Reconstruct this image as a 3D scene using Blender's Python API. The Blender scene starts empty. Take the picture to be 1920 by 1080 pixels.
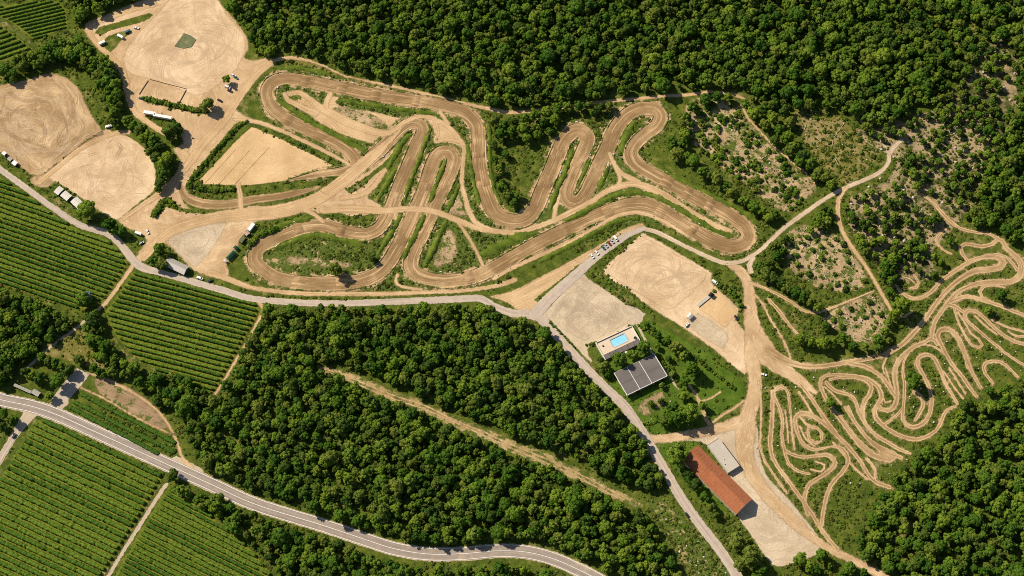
import bpy, bmesh, math, random
import numpy as np
from mathutils import Vector, Matrix
random.seed(7); rng = np.random.default_rng(11)
sc = bpy.context.scene
C = sc.collection
R = math.radians

# ------------------------------------------------------------------ camera, sky, sun, exposure
TILT, HFOV, MPP = R(24), R(30), 0.40           # tilt off the vertical, field of view, metres per photo pixel
FPX = 960 / math.tan(HFOV / 2); DIST = FPX * MPP
cam = bpy.data.cameras.new('camera'); cam.sensor_fit = 'HORIZONTAL'; cam.angle = HFOV
cam.clip_start = 5; cam.clip_end = 20000
co = bpy.data.objects.new('camera', cam); C.objects.link(co)
co.location = (0, -DIST * math.sin(TILT), DIST * math.cos(TILT)); co.rotation_euler = (TILT, 0, 0)
sc.camera = co
SUN_EL, SUN_DIR = R(42), Vector((0.85, -0.53))   # shadows fall towards SUN_DIR on the map
SUN_DIR.normalize()
w = bpy.data.worlds.new('World'); sc.world = w; w.use_nodes = True
nt = w.node_tree; bg = nt.nodes['Background']
sky = nt.nodes.new('ShaderNodeTexSky'); sky.sky_type = 'NISHITA'; sky.sun_disc = False
sky.sun_elevation = SUN_EL; sky.sun_rotation = math.atan2(-SUN_DIR.x, -SUN_DIR.y)
nt.links.new(sky.outputs[0], bg.inputs[0]); bg.inputs[1].default_value = 0.07
sl = bpy.data.lights.new('sun', 'SUN'); sl.energy = 4.8; sl.angle = R(0.5); sl.color = (1.0, 0.90, 0.735)
so = bpy.data.objects.new('sun', sl); C.objects.link(so)
so.rotation_euler = Vector((SUN_DIR.x * math.cos(SUN_EL), SUN_DIR.y * math.cos(SUN_EL), -math.sin(SUN_EL))).to_track_quat('-Z', 'Y').to_euler()
so.location = (-300, 120, 400)
sc.view_settings.view_transform = 'Standard'; sc.view_settings.look = 'None'
sc.view_settings.exposure = 0.28; sc.view_settings.gamma = 1.0
sc.render.engine = 'CYCLES'
sc.cycles.transparent_max_bounces = 24; sc.cycles.max_bounces = 5; sc.cycles.use_denoising = False
sc.cycles.pixel_filter_type = 'BLACKMAN_HARRIS'; sc.cycles.filter_width = 0.95
sc.cycles.diffuse_bounces = 3; sc.cycles.transmission_bounces = 3

# ------------------------------------------------------------------ survey: photo pixel -> point on the ground (or on a plane at height z)
CT, ST = math.cos(TILT), math.sin(TILT)
def G(x, y, z=0.0):
    xc, yc = (x - 960) / FPX, -(y - 540) / FPX
    d = (xc, yc * CT + ST, yc * ST - CT)
    t = (z - DIST * CT) / d[2]
    return (d[0] * t, -DIST * ST + d[1] * t)
def GP(pts, z=0.0): return np.array([G(p[0], p[1], z) for p in pts])

# ------------------------------------------------------------------ node helpers
class NB:
    def __init__(s, name):
        s.m = bpy.data.materials.new(name); s.m.use_nodes = True; s.t = s.m.node_tree; s.t.nodes.clear()
    def n(s, typ, **kw):
        nd = s.t.nodes.new(typ)
        for k, v in kw.items(): setattr(nd, k, v)
        return nd
    def set(s, sock, v):
        if v is None: return
        if isinstance(v, bpy.types.NodeSocket): s.t.links.new(v, sock)
        else: sock.default_value = (*v, 1) if (isinstance(v, tuple) and len(v) == 3 and sock.type == 'RGBA') else v
    def math(s, op, a, b=None, clamp=False):
        nd = s.n('ShaderNodeMath', operation=op); nd.use_clamp = clamp
        s.set(nd.inputs[0], a); s.set(nd.inputs[1], b); return nd.outputs[0]
    def vmath(s, op, a, b):
        nd = s.n('ShaderNodeVectorMath', operation=op); s.set(nd.inputs[0], a); s.set(nd.inputs[1], b); return nd.outputs[0]
    def noise(s, vec, scale, detail=3, rough=.55, dist=0):
        nd = s.n('ShaderNodeTexNoise'); s.set(nd.inputs['Vector'], vec)
        nd.inputs['Scale'].default_value = scale; nd.inputs['Detail'].default_value = detail
        nd.inputs['Roughness'].default_value = rough; nd.inputs['Distortion'].default_value = dist
        return nd.outputs[0]
    def ramp(s, f, stops):
        nd = s.n('ShaderNodeValToRGB'); e = nd.color_ramp.elements
        while len(e) < len(stops): e.new(0.5)
        for k, (p, c) in enumerate(stops): e[k].position = p; e[k].color = (*c, 1) if not isinstance(c, (int, float)) else (c, c, c, 1)
        s.set(nd.inputs[0], f); return nd.outputs[0]
    def mix(s, f, a, b, mode='MIX'):
        nd = s.n('ShaderNodeMix', data_type='RGBA', blend_type=mode)
        s.set(nd.inputs[0], f); s.set(nd.inputs[6], a); s.set(nd.inputs[7], b); return nd.outputs[2]
    def sstep(s, v, a, b):
        nd = s.n('ShaderNodeMapRange', interpolation_type='SMOOTHSTEP'); s.set(nd.inputs[0], v)
        nd.inputs[1].default_value = a; nd.inputs[2].default_value = b; return nd.outputs[0]
    def attr(s, name): return s.n('ShaderNodeAttribute', attribute_name=name).outputs['Fac']
    def pos(s): return s.n('ShaderNodeNewGeometry').outputs['Position']
    def comb(s, x, y, z=0.0):
        nd = s.n('ShaderNodeCombineXYZ'); s.set(nd.inputs[0], x); s.set(nd.inputs[1], y); s.set(nd.inputs[2], z); return nd.outputs[0]
    def bump(s, h, strength=.5, dist=.3):
        nd = s.n('ShaderNodeBump'); s.set(nd.inputs['Height'], h); nd.inputs['Strength'].default_value = strength
        nd.inputs['Distance'].default_value = dist; return nd.outputs[0]
    def out(s, col, rough=.9, normal=None, alpha=None, metal=0.0, spec=.2, transl=0.0):
        p = s.n('ShaderNodeBsdfPrincipled'); s.set(p.inputs['Base Color'], col); s.set(p.inputs['Roughness'], rough)
        p.inputs['Metallic'].default_value = metal; p.inputs['Specular IOR Level'].default_value = spec
        if normal is not None: s.set(p.inputs['Normal'], normal)
        sh = p.outputs[0]
        if transl:
            tr = s.n('ShaderNodeBsdfTranslucent'); s.set(tr.inputs[0], col)
            mx = s.n('ShaderNodeMixShader'); mx.inputs[0].default_value = transl
            s.t.links.new(sh, mx.inputs[1]); s.t.links.new(tr.outputs[0], mx.inputs[2]); sh = mx.outputs[0]
        if alpha is not None:
            tp = s.n('ShaderNodeBsdfTransparent'); mx = s.n('ShaderNodeMixShader'); s.set(mx.inputs[0], alpha)
            s.t.links.new(tp.outputs[0], mx.inputs[1]); s.t.links.new(sh, mx.inputs[2]); sh = mx.outputs[0]
        o = s.n('ShaderNodeOutputMaterial'); s.t.links.new(sh, o.inputs[0]); return s.m

def edge_alpha(b, pos, soft=.7, amp=2.2):
    e = b.attr('e')
    n1 = b.math('SUBTRACT', b.noise(pos, .35, 4, .7), .5)
    return b.sstep(b.math('ADD', e, b.math('MULTIPLY', n1, amp * 2)), -soft, soft)

def dirt(name, dark, mid, light, streak=.8, along=.03, across=.55, warp=3.0, edge=2.0, soft=.7, grassy=0.0, grav=.0, rutted=False, banded=False):
    """bare earth: blotches, wheel streaks that run along the track or round the lot, crumbly border"""
    k3 = (1.03, .98, .91); dark, mid, light = (tuple(min(.85, x * k) for x, k in zip(c, k3)) for c in (dark, mid, light))
    b = NB(name); pos = b.pos(); u = b.attr('u'); s_ = b.attr('s')
    wv = b.math('MULTIPLY', b.math('SUBTRACT', b.noise(pos, .035, 3), .5), warp * 4)
    uu = b.math('ADD', u, wv)
    st1 = b.noise(b.comb(b.math('MULTIPLY', uu, across), b.math('MULTIPLY', s_, along)), 1.0, 4, .65, .3)
    st2 = b.noise(b.comb(b.math('MULTIPLY', uu, across * 2.7), b.math('MULTIPLY', s_, along * 1.7)), 1.0, 3, .6, .2)
    base = b.ramp(b.noise(pos, .045, 5, .6), [(.30, dark), (.52, mid), (.72, light)])
    fine = b.noise(pos, .9, 4, .7); fade0 = b.sstep(b.noise(pos, .055, 2), .40, .66)
    col = b.mix(b.math('MULTIPLY', b.sstep(st1, .50, .70), streak), base, light)
    col = b.mix(b.math('MULTIPLY', b.math('SUBTRACT', 1.15, fade0), b.math('MULTIPLY', b.sstep(st2, .52, .34), streak * .75)), col, dark)
    lines = b.math('ABSOLUTE', b.math('SUBTRACT', st2, .56))
    fade = b.sstep(b.noise(pos, .07, 3), .42, .62)
    col = b.mix(b.math('MULTIPLY', fade, b.math('MULTIPLY', b.sstep(lines, .045, .0), streak * .75)), col, tuple(min(1, c * 1.18) for c in light))
    col = b.mix(b.math('MULTIPLY', b.sstep(fine, .45, .7), .28 + grav), col, tuple(c * .62 for c in dark))
    if banded:
        e_ = b.attr('e'); nz = b.noise(pos, .06, 3, .6)
        col = b.mix(b.math('MULTIPLY', b.sstep(b.math('ADD', e_, b.math('MULTIPLY', nz, 3.0)), 2.9, 1.2), .7), col, light)
        col = b.mix(b.math('MULTIPLY', b.sstep(b.math('ADD', b.math('MULTIPLY', st1, .5), b.math('MULTIPLY', b.noise(pos, .03, 3), .6)), .62, .50), .5), col, tuple(c * .82 for c in dark))
    if rutted:
        au = b.math('ABSOLUTE', b.math('ADD', u, b.math('MULTIPLY', b.math('SUBTRACT', b.noise(pos, .2, 2), .5), .5))); e_ = b.attr('e')
        col = b.mix(b.math('MULTIPLY', b.math('MULTIPLY', b.sstep(au, .6, .1), fade0), .75), col, tuple(c * .75 for c in dark))
        col = b.mix(b.math('MULTIPLY', b.sstep(b.math('ABSOLUTE', b.math('SUBTRACT', e_, .5)), .5, .05), .5), col, tuple(min(1, c * 1.12) for c in light))
    if grassy:
        gm = b.sstep(b.math('ADD', b.noise(pos, .12, 5, .7), b.math('MULTIPLY', b.noise(pos, .8, 3), .25)), .66 - grassy * .25, .76 - grassy * .25)
        col = b.mix(gm, col, b.ramp(b.noise(pos, .5, 3), [(.3, (.045, .075, .012)), (.7, (.13, .16, .03))]))
    h = b.math('ADD', b.math('MULTIPLY', st2, 1.0), b.math('MULTIPLY', fine, .5))
    return b.out(col, .95, b.bump(h, .55, .5), edge_alpha(b, pos, soft, edge), spec=.05)

def grass(name, a, m_, c, dry, dryness=.5, alpha=True, scale=1.0, edge=2.0):
    b = NB(name); pos = b.pos()
    big = b.noise(pos, .02 * scale, 4, .6); med = b.noise(pos, .14 * scale, 5, .65); fine = b.noise(pos, .9, 4, .75)
    f = b.math('ADD', b.math('MULTIPLY', med, .6), b.math('MULTIPLY', fine, .4))
    col = b.ramp(f, [(.36, a), (.5, m_), (.64, c)])
    dm = b.sstep(b.math('ADD', b.math('MULTIPLY', big, .55), b.math('MULTIPLY', med, .55)), .72 - dryness * .3, .86 - dryness * .3)
    col = b.mix(b.math('MULTIPLY', dm, .8), col, b.ramp(fine, [(.35, tuple(x * .7 for x in dry)), (.65, dry)]))
    return b.out(col, .95, b.bump(f, .9, .8), edge_alpha(b, pos, .5, edge) if alpha else None, spec=.05)

M = {}
M['ground'] = grass('ground_scrub', (.034, .056, .010), (.085, .112, .015), (.165, .175, .030), (.34, .26, .11), .45, alpha=False)
M['lawn'] = grass('lawn_grass', (.045, .085, .010), (.080, .135, .014), (.125, .175, .024), (.26, .22, .08), .12, edge=1.0)
M['island'] = grass('verge_grass', (.038, .062, .010), (.090, .118, .016), (.165, .180, .030), (.36, .27, .12), .42, edge=1.6)
M['olive'] = grass('dry_meadow', (.085, .088, .018), (.17, .155, .035), (.26, .22, .065), (.40, .29, .14), .62, edge=2.5)
M['vine_ground'] = grass('vineyard_grass', (.085, .112, .012), (.150, .165, .020), (.225, .225, .036), (.26, .235, .055), .08, edge=1.2)
M['forest_floor'] = grass('woodland_floor', (.045, .055, .016), (.10, .10, .032), (.19, .16, .07), (.50, .36, .21), .85, edge=4)
M['track'] = dirt('race_track_dirt', (.22, .14, .066), (.365, .245, .13), (.62, .45, .265), .95, .010, .46, .8, 1.8, .7, banded=True)
M['path'] = dirt('light_path_dirt', (.40, .27, .145), (.53, .375, .215), (.66, .49, .30), .9, .012, .5, .4, 1.6, .6)
M['trail'] = dirt('trail_dirt', (.27, .175, .085), (.42, .295, .16), (.62, .46, .27), .8, .02, .8, .3, 1.5, .45, rutted=True)
M['worn'] = dirt('worn_verge_earth', (.36, .25, .13), (.48, .345, .20), (.62, .465, .29), .6, .02, .3, 2, 4.5, 1.2, grassy=.38)
M['lot'] = dirt('pale_lot_dirt', (.47, .34, .21), (.61, .46, .30), (.76, .605, .43), .45, .05, .12, 9.0, 2.2, .8)
M['lot_brown'] = dirt('brown_lot_dirt', (.30, .20, .11), (.41, .29, .165), (.62, .46, .285), .9, .03, .13, 6.0, 2.0, .8)
M['sand'] = dirt('orange_sand', (.50, .345, .185), (.60, .425, .24), (.69, .51, .30), .35, .05, .12, 3.0, 1.0, .5)
M['yard'] = dirt('yard_dirt', (.39, .265, .15), (.53, .38, .23), (.68, .52, .34), .65, .04, .14, 7, 2.2, .8)
M['gravel'] = dirt('grey_gravel', (.40, .325, .235), (.52, .43, .315), (.65, .55, .415), .55, .05, .16, 6.0, 1.6, .6, grav=.12)
M['scrub_tan'] = dirt('clearing_earth', (.26, .185, .105), (.42, .31, .19), (.58, .44, .28), .8, .08, .25, 6.0, 5.0, 1.2, grassy=.26, grav=.25)
M['dry_strip'] = dirt('dry_strip_earth', (.19, .165, .06), (.31, .26, .11), (.48, .38, .20), .7, .03, .3, 2.0, 5.0, 1.2, grassy=.6)
M['infield_mix'] = dirt('patchy_infield_earth', (.30, .22, .10), (.43, .32, .17), (.58, .44, .26), .6, .03, .25, 4, 6.0, 2.0, grassy=.78)
M['ride'] = dirt('forest_ride_earth', (.25, .205, .08), (.38, .30, .14), (.54, .43, .23), .8, .02, .4, 1.0, 3.0, 1.0, grassy=.30)
M['plough'] = dirt('ploughed_earth', (.21, .14, .085), (.31, .215, .135), (.42, .31, .20), .9, .01, .5, .6, 1.5, .5, grassy=.15)

def asphalt(name, a, c, edge=.25):
    b = NB(name); pos = b.pos(); u = b.attr('u'); s_ = b.attr('s')
    st = b.noise(b.comb(b.math('MULTIPLY', u, .7), b.math('MULTIPLY', s_, .012)), 1, 3, .6)
    f = b.math('ADD', b.math('MULTIPLY', st, .6), b.math('MULTIPLY', b.noise(pos, .25, 5, .7), .4))
    col = b.ramp(f, [(.36, a), (.62, c)])
    col = b.mix(b.math('MULTIPLY', b.sstep(b.noise(pos, .05, 4, .7), .55, .7), .45), col, (.56, .43, .29))
    return b.out(col, .85, b.bump(b.noise(pos, 3, 3), .2, .05), edge_alpha(b, pos, .18, edge), spec=.2)
M['asphalt'] = asphalt('road_asphalt', (.24, .195, .16), (.38, .315, .26))
M['lane'] = asphalt('pale_lane', (.37, .295, .235), (.55, .45, .36), 1.2)
M['shoulder'] = asphalt('road_shoulder', (.40, .31, .21), (.56, .45, .32), 1.4)
def plain(name, col, rough=.7, var=.12, metal=0.0, spec=.3, sc_=1.5, dirtcol=None):
    b = NB(name); tc = b.n('ShaderNodeTexCoord').outputs['Object']
    n1 = b.noise(tc, sc_, 5, .65); n2 = b.noise(tc, sc_ * .2, 3, .6)
    c1 = tuple(x * (1 - var) for x in col); c2 = tuple(min(1, x * (1 + var)) for x in col)
    cc = b.ramp(b.math('ADD', b.math('MULTIPLY', n1, .5), b.math('MULTIPLY', n2, .5)), [(.35, c1), (.65, c2)])
    if dirtcol: cc = b.mix(b.math('MULTIPLY', b.sstep(n2, .5, .75), .5), cc, dirtcol)
    return b.out(cc, rough, metal=metal, spec=spec)
M['line'] = plain('worn_road_paint', (.80, .76, .70), .7, .15, dirtcol=(.45, .38, .3))

# foliage
def leaf(name, a, m_, c, transl=.18):
    b = NB(name); pos = b.pos(); oi = b.n('ShaderNodeObjectInfo')
    rnd = oi.outputs['Random']
    big = b.noise(pos, .012, 3, .5); fine = b.noise(pos, .55, 3, .6)
    f = b.math('ADD', b.math('ADD', b.math('MULTIPLY', rnd, .55), b.math('MULTIPLY', big, .25)), b.math('MULTIPLY', fine, .42))
    return b.out(b.ramp(f, [(.30, a), (.58, m_), (.88, c)]), .75, transl=transl, spec=.12)
M['leaf'] = leaf('broadleaf_foliage', (.042, .104, .009), (.092, .175, .013), (.185, .255, .022))
M['leaf_olive'] = leaf('dark_oak_foliage', (.046, .090, .012), (.092, .142, .016), (.170, .208, .028))
M['leaf_light'] = leaf('bright_foliage', (.062, .125, .012), (.112, .190, .018), (.190, .265, .030))
M['leaf_vine'] = leaf('vine_foliage', (.040, .098, .009), (.074, .150, .012), (.135, .212, .020))
M['leaf_blue'] = leaf('blue_grey_foliage', (.10, .16, .18), (.18, .27, .30), (.30, .40, .44))
M['bark'] = plain('bark', (.13, .09, .055), .9, .3)

# ------------------------------------------------------------------ mesh helpers
def quads_mesh(name, V, F, mat=None, attrs=None, smooth=False):
    me = bpy.data.meshes.new(name); V = np.asarray(V, np.float32); F = np.asarray(F, np.int32)
    k = F.shape[1]
    me.vertices.add(len(V)); me.vertices.foreach_set('co', V.ravel())
    me.loops.add(F.size); me.loops.foreach_set('vertex_index', F.ravel())
    me.polygons.add(len(F)); me.polygons.foreach_set('loop_start', np.arange(0, F.size, k, dtype=np.int32))
    me.polygons.foreach_set('loop_total', np.full(len(F), k, np.int32))
    if smooth: me.polygons.foreach_set('use_smooth', np.ones(len(F), bool))
    if attrs:
        for an, av in attrs.items():
            a = me.attributes.new(an, 'FLOAT', 'POINT'); a.data.foreach_set('value', np.asarray(av, np.float32))
    me.update(calc_edges=True); me.validate()
    if mat: me.materials.append(mat)
    return me
def link(name, me, parent=None, loc=None, rz=None):
    o = bpy.data.objects.new(name, me); C.objects.link(o)
    if parent is not None: o.parent = parent
    if loc is not None: o.location = loc
    if rz is not None: o.rotation_euler = (0, 0, rz)
    return o
def tag(o, label=None, cat=None, group=None, kind=None):
    if label: o['label'] = label
    if cat: o['category'] = cat
    if group: o['group'] = group
    if kind: o['kind'] = kind
    return o
def bm_obj(name, bm, mat, parent=None, loc=None, rz=None):
    me = bpy.data.meshes.new(name); bm.normal_update(); bm.to_mesh(me); bm.free()
    if mat: me.materials.append(mat)
    return link(name, me, parent, loc, rz)
def add_box(bm, c, s, rz=0.0, bevel=0.0):
    r = bmesh.ops.create_cube(bm, size=1.0, matrix=Matrix.Translation(c) @ Matrix.Rotation(rz, 4, 'Z') @ Matrix.Diagonal((*s, 1)))
    if bevel:
        es = {e for v in r['verts'] for e in v.link_edges}
        bmesh.ops.bevel(bm, geom=list(es), offset=bevel, segments=2, affect='EDGES', profile=.6)
    return r
def box(name, c, s, mat, parent=None, rz=0.0, bevel=0.0):
    bm = bmesh.new(); add_box(bm, c, s, rz, bevel); return bm_obj(name, bm, mat, parent)
def prism(bm, pts, z0, z1):
    """closed prism over a ground polygon; z1 may be a list with one height per corner"""
    zs = z1 if isinstance(z1, (list, tuple)) else [z1] * len(pts)
    z0s = z0 if isinstance(z0, (list, tuple)) else [z0] * len(pts)
    lo = [bm.verts.new((p[0], p[1], a)) for p, a in zip(pts, z0s)]; hi = [bm.verts.new((p[0], p[1], a)) for p, a in zip(pts, zs)]
    n = len(pts); bm.faces.new(lo[::-1]); bm.faces.new(hi)
    for i in range(n): bm.faces.new((lo[i], lo[(i + 1) % n], hi[(i + 1) % n], hi[i]))
    bmesh.ops.recalc_face_normals(bm, faces=bm.faces)
def smooth_line(pts, closed=False, step=3.0):
    """Catmull-Rom through map points (x, y, half width)"""
    P = np.array(pts, float); n = len(P); out = []
    rngi = range(n) if closed else range(n - 1)
    for i in rngi:
        p0 = P[(i - 1) % n] if closed or i > 0 else 2 * P[0] - P[1]
        p1 = P[i]; p2 = P[(i + 1) % n]
        p3 = P[(i + 2) % n] if closed or i + 2 < n else 2 * P[-1] - P[-2]
        k = max(1, int(np.hypot(*(p2 - p1)[:2]) / step))
        for t in np.arange(k) / k:
            out.append(.5 * ((2 * p1) + (-p0 + p2) * t + (2 * p0 - 5 * p1 + 4 * p2 - p3) * t * t + (-p0 + 3 * p1 - 3 * p2 + p3) * t ** 3))
    out.append(P[0] if closed else P[-1]); return np.array(out)

# map raster that remembers where bare ground, roads and fields lie (keeps plants off them)
X0, Y0, X1, Y1, RC = -520., -330., 520., 420., .8
BLOCK = np.zeros((int((Y1 - Y0) / RC), int((X1 - X0) / RC)), np.uint8)
def mark(x, y, v):
    i = ((y - Y0) / RC).astype(int); j = ((x - X0) / RC).astype(int)
    for di, dj in ((0, 0), (1, 0), (0, 1), (1, 1), (-1, 0), (0, -1)):
        a, b_ = i + di, j + dj; ok = (a >= 0) & (b_ >= 0) & (a < BLOCK.shape[0]) & (b_ < BLOCK.shape[1]); BLOCK[a[ok], b_[ok]] = v
def blocked(x, y):
    i = int((y - Y0) / RC); j = int((x - X0) / RC)
    return BLOCK[i, j] if 0 <= i < BLOCK.shape[0] and 0 <= j < BLOCK.shape[1] else 0
def free(x, y, r):
    return not any(blocked(x + dx * r, y + dy * r) == 1 for dx, dy in ((0, 0), (1, 0), (-1, 0), (0, 1), (0, -1)))

def grid_sheet(name, X, Y, e, u, s, z, mat, margin, block):
    ok = e > -margin
    cell = ok[:-1, :-1] | ok[1:, :-1] | ok[:-1, 1:] | ok[1:, 1:]
    ii, jj = np.nonzero(cell)
    idx = np.arange(e.size).reshape(e.shape)
    F = np.stack([idx[ii, jj], idx[ii, jj + 1], idx[ii + 1, jj + 1], idx[ii + 1, jj]], 1)
    used, inv = np.unique(F, return_inverse=True); F = inv.reshape(F.shape)
    V = np.stack([X.ravel()[used], Y.ravel()[used], np.full(len(used), z)], 1)
    if block is not None:
        in_ = e > -.3; mark(X[in_], Y[in_], block)
    me = quads_mesh(name, V, F, mat, {'e': e.ravel()[used], 'u': u.ravel()[used], 's': s.ravel()[used]})
    return link(name, me)
def ribbon(name, lines, z, mat, label=None, cell=.8, margin=2.2, block=1, cat=None, wscale=1.0, offset=0.0, dash=None, smooth=True):
    """strip(s) of ground along survey lines: [(px, py, half width px), ...]; closed lines end with the word 'closed'"""
    segs = []
    for ln in lines:
        closed = ln[-1] == 'closed'; ln = [p for p in ln if p != 'closed']
        wp = [(*G(p[0], p[1]), p[2] * MPP * wscale) for p in ln]
        L = smooth_line(wp, closed, 2.5) if smooth else np.array(wp)
        if offset:
            d = np.gradient(L[:, :2], axis=0); d /= np.linalg.norm(d, axis=1)[:, None] + 1e-9
            L = L.copy(); L[:, 0] -= d[:, 1] * offset; L[:, 1] += d[:, 0] * offset
        acc = np.concatenate([[0], np.cumsum(np.hypot(*np.diff(L[:, :2], axis=0).T))]) + 400 * len(segs) % 977
        segs.append((L, acc))
    allp = np.concatenate([L for L, _ in segs]); mx = allp[:, 2].max() + margin + cell
    xs = np.arange(allp[:, 0].min() - mx, allp[:, 0].max() + mx + cell, cell); ys = np.arange(allp[:, 1].min() - mx, allp[:, 1].max() + mx + cell, cell)
    X, Y = np.meshgrid(xs, ys); e = np.full(X.shape, -99.); u = np.zeros(X.shape); s = np.zeros(X.shape)
    for L, acc in segs:
        for k in range(len(L) - 1):
            a, b2 = L[k], L[k + 1]; wmax = max(a[2], b2[2]) + margin + cell
            j0 = max(0, int((min(a[0], b2[0]) - wmax - xs[0]) / cell)); j1 = int((max(a[0], b2[0]) + wmax - xs[0]) / cell) + 2
            i0 = max(0, int((min(a[1], b2[1]) - wmax - ys[0]) / cell)); i1 = int((max(a[1], b2[1]) + wmax - ys[0]) / cell) + 2
            xx, yy = X[i0:i1, j0:j1], Y[i0:i1, j0:j1]; d = b2[:2] - a[:2]; ll = d @ d + 1e-9
            t = np.clip(((xx - a[0]) * d[0] + (yy - a[1]) * d[1]) / ll, 0, 1)
            px, py = a[0] + t * d[0], a[1] + t * d[1]; dist = np.hypot(xx - px, yy - py)
            side = np.sign((xx - a[0]) * d[1] - (yy - a[1]) * d[0] + 1e-9); ee = a[2] + (b2[2] - a[2]) * t - dist
            up = ee > e[i0:i1, j0:j1]
            e[i0:i1, j0:j1][up] = ee[up]; u[i0:i1, j0:j1][up] = (side * dist)[up]; s[i0:i1, j0:j1][up] = (acc[k] + t * (acc[k + 1] - acc[k]))[up]
    if dash: e = np.where((s % dash[0]) < dash[1], e, -99.)
    o = grid_sheet(name, X, Y, e, u, s, z, mat, margin, block)
    return tag(o, label, cat, None, 'structure')
def poly_e(P, X, Y):
    e = np.full(X.shape, 1e9); inside = np.zeros(X.shape, bool); n = len(P)
    for i in range(n):
        a, b2 = P[i], P[(i + 1) % n]; d = b2 - a; ll = d @ d + 1e-9
        t = np.clip(((X - a[0]) * d[0] + (Y - a[1]) * d[1]) / ll, 0, 1)
        e = np.minimum(e, np.hypot(X - a[0] - t * d[0], Y - a[1] - t * d[1]))
        inside ^= ((a[1] > Y) != (b2[1] > Y)) & (X < (b2[0] - a[0]) * (Y - a[1]) / (b2[1] - a[1] + 1e-12) + a[0])
    return np.where(inside, e, -e)
def patch(name, pts, z, mat, label=None, cell=1.2, margin=2.4, block=1, smooth=True, cat=None, flow=None):
    P = GP(pts)
    if smooth: P = smooth_line(np.c_[P, np.zeros(len(P))], True, 4.0)[:-1, :2]
    m_ = margin + cell
    X, Y = np.meshgrid(np.arange(P[:, 0].min() - m_, P[:, 0].max() + m_ + cell, cell), np.arange(P[:, 1].min() - m_, P[:, 1].max() + m_ + cell, cell))
    e = poly_e(P, X, Y); c = P.mean(0)
    if flow is None:
        rad = np.hypot(X - c[0], Y - c[1]); u = .55 * e - .45 * rad; s = np.arctan2(Y - c[1], X - c[0]) * (18 + .4 * rad)
    else:
        f = R(flow); u = -(X * math.sin(f)) + Y * math.cos(f); s = X * math.cos(f) + Y * math.sin(f)
    o = grid_sheet(name, X, Y, e, u, s, z, mat, margin, block)
    return tag(o, label, cat, None, 'structure')
def in_poly(P, x, y):
    r = False; n = len(P); j = n - 1
    for i in range(n):
        if (P[i][1] > y) != (P[j][1] > y) and x < (P[j][0] - P[i][0]) * (y - P[i][1]) / (P[j][1] - P[i][1]) + P[i][0]: r = not r
        j = i
    return r

M['rut'] = dirt('tyre_mark_dirt', (.62, .48, .325), (.70, .555, .39), (.79, .645, .47), .5, .05, .2, 1, .55, 1.0)
M['rut_dark'] = dirt('dark_tyre_mark_dirt', (.33, .225, .125), (.41, .285, .165), (.48, .34, .205), .5, .05, .2, 1, .5, 1.3)
M['rut_pale'] = dirt('pale_gravel_mark', (.52, .435, .325), (.60, .505, .385), (.70, .60, .465), .5, .05, .2, 1, .55, 1.0)
def tyre_marks(parent, pts, n, z, mat, seed, length=(15, 55), turn=.05, hw=(.25, .95), centre=True):
    """wheel marks drifting round a lot: thin strips of turned-over earth"""
    P = GP(pts); r_ = np.random.default_rng(seed); c = P.mean(0); lo, hi = P.min(0), P.max(0); V, F, E, U, S = [], [], [], [], []
    for k in range(n):
        for _ in range(60):
            p = r_.uniform(lo, hi)
            if poly_e(P, p[:1], p[1:])[0] > 2: break
        rad = p - c; ang = math.atan2(rad[0], -rad[1]) + r_.normal() * .35 if centre and r_.random() < .75 else r_.uniform(0, 6.28)
        kap = (1 / max(9, np.hypot(*rad)) if centre else 0) * r_.uniform(.4, 1.3) * (1 if r_.random() < .9 else -1) + r_.normal() * turn * .3
        if math.cos(ang) * rad[0] * 0 + 1 and centre:
            t_ = np.array([-rad[1], rad[0]]); ang = math.atan2(t_[1], t_[0]) + r_.normal() * .75
        L = r_.uniform(*length); h0 = r_.uniform(*hw); m = int(L / 1.2); q = []
        for i in range(m):
            q.append(p.copy()); ang += kap * 1.2 + r_.normal() * .012; p = p + 1.2 * np.array([math.cos(ang), math.sin(ang)])
            if poly_e(P, p[:1], p[1:])[0] < .8: break
        if len(q) < 5: continue
        q = np.array(q); d = np.gradient(q, axis=0); d /= np.linalg.norm(d, axis=1)[:, None]; nrm = np.stack([-d[:, 1], d[:, 0]], 1)
        for pair in ((0,) if r_.random() < .45 else (-.85, .85)):
            b0 = len(V) * 3 if False else sum(len(v) for v in V); zz = z + .0011 * len(V)
            tp = np.minimum(1, np.minimum(np.arange(len(q)), np.arange(len(q))[::-1]) / 3.0); hh = (h0 * (.6 + .4 * tp))[:, None]
            pts3 = np.stack([q + nrm * (pair + hh), q + nrm * pair, q + nrm * (pair - hh)], 1).reshape(-1, 2)
            V.append(np.c_[pts3, np.full(len(pts3), zz)]); i = np.arange(len(q) - 1) * 3 + b0
            F.append(np.stack([i, i + 1, i + 4, i + 3], 1)); F.append(np.stack([i + 1, i + 2, i + 5, i + 4], 1))
            E.append(np.tile([-.5, -.3 if mat is M['rut_dark'] else .0, -.5], len(q)) * 1.0 - np.repeat(.5 * (1 - tp), 3)); U.append(np.tile([1., 0, -1], len(q))); S.append(np.repeat(np.arange(len(q)) * 1.2 + k * 50, 3))
    me = quads_mesh('tyre_marks', np.concatenate(V), np.concatenate(F), mat, {'e': np.concatenate(E), 'u': np.concatenate(U), 's': np.concatenate(S)})
    o = link('tyre_marks', me, parent); o['kind'] = 'stuff'; return o
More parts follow.
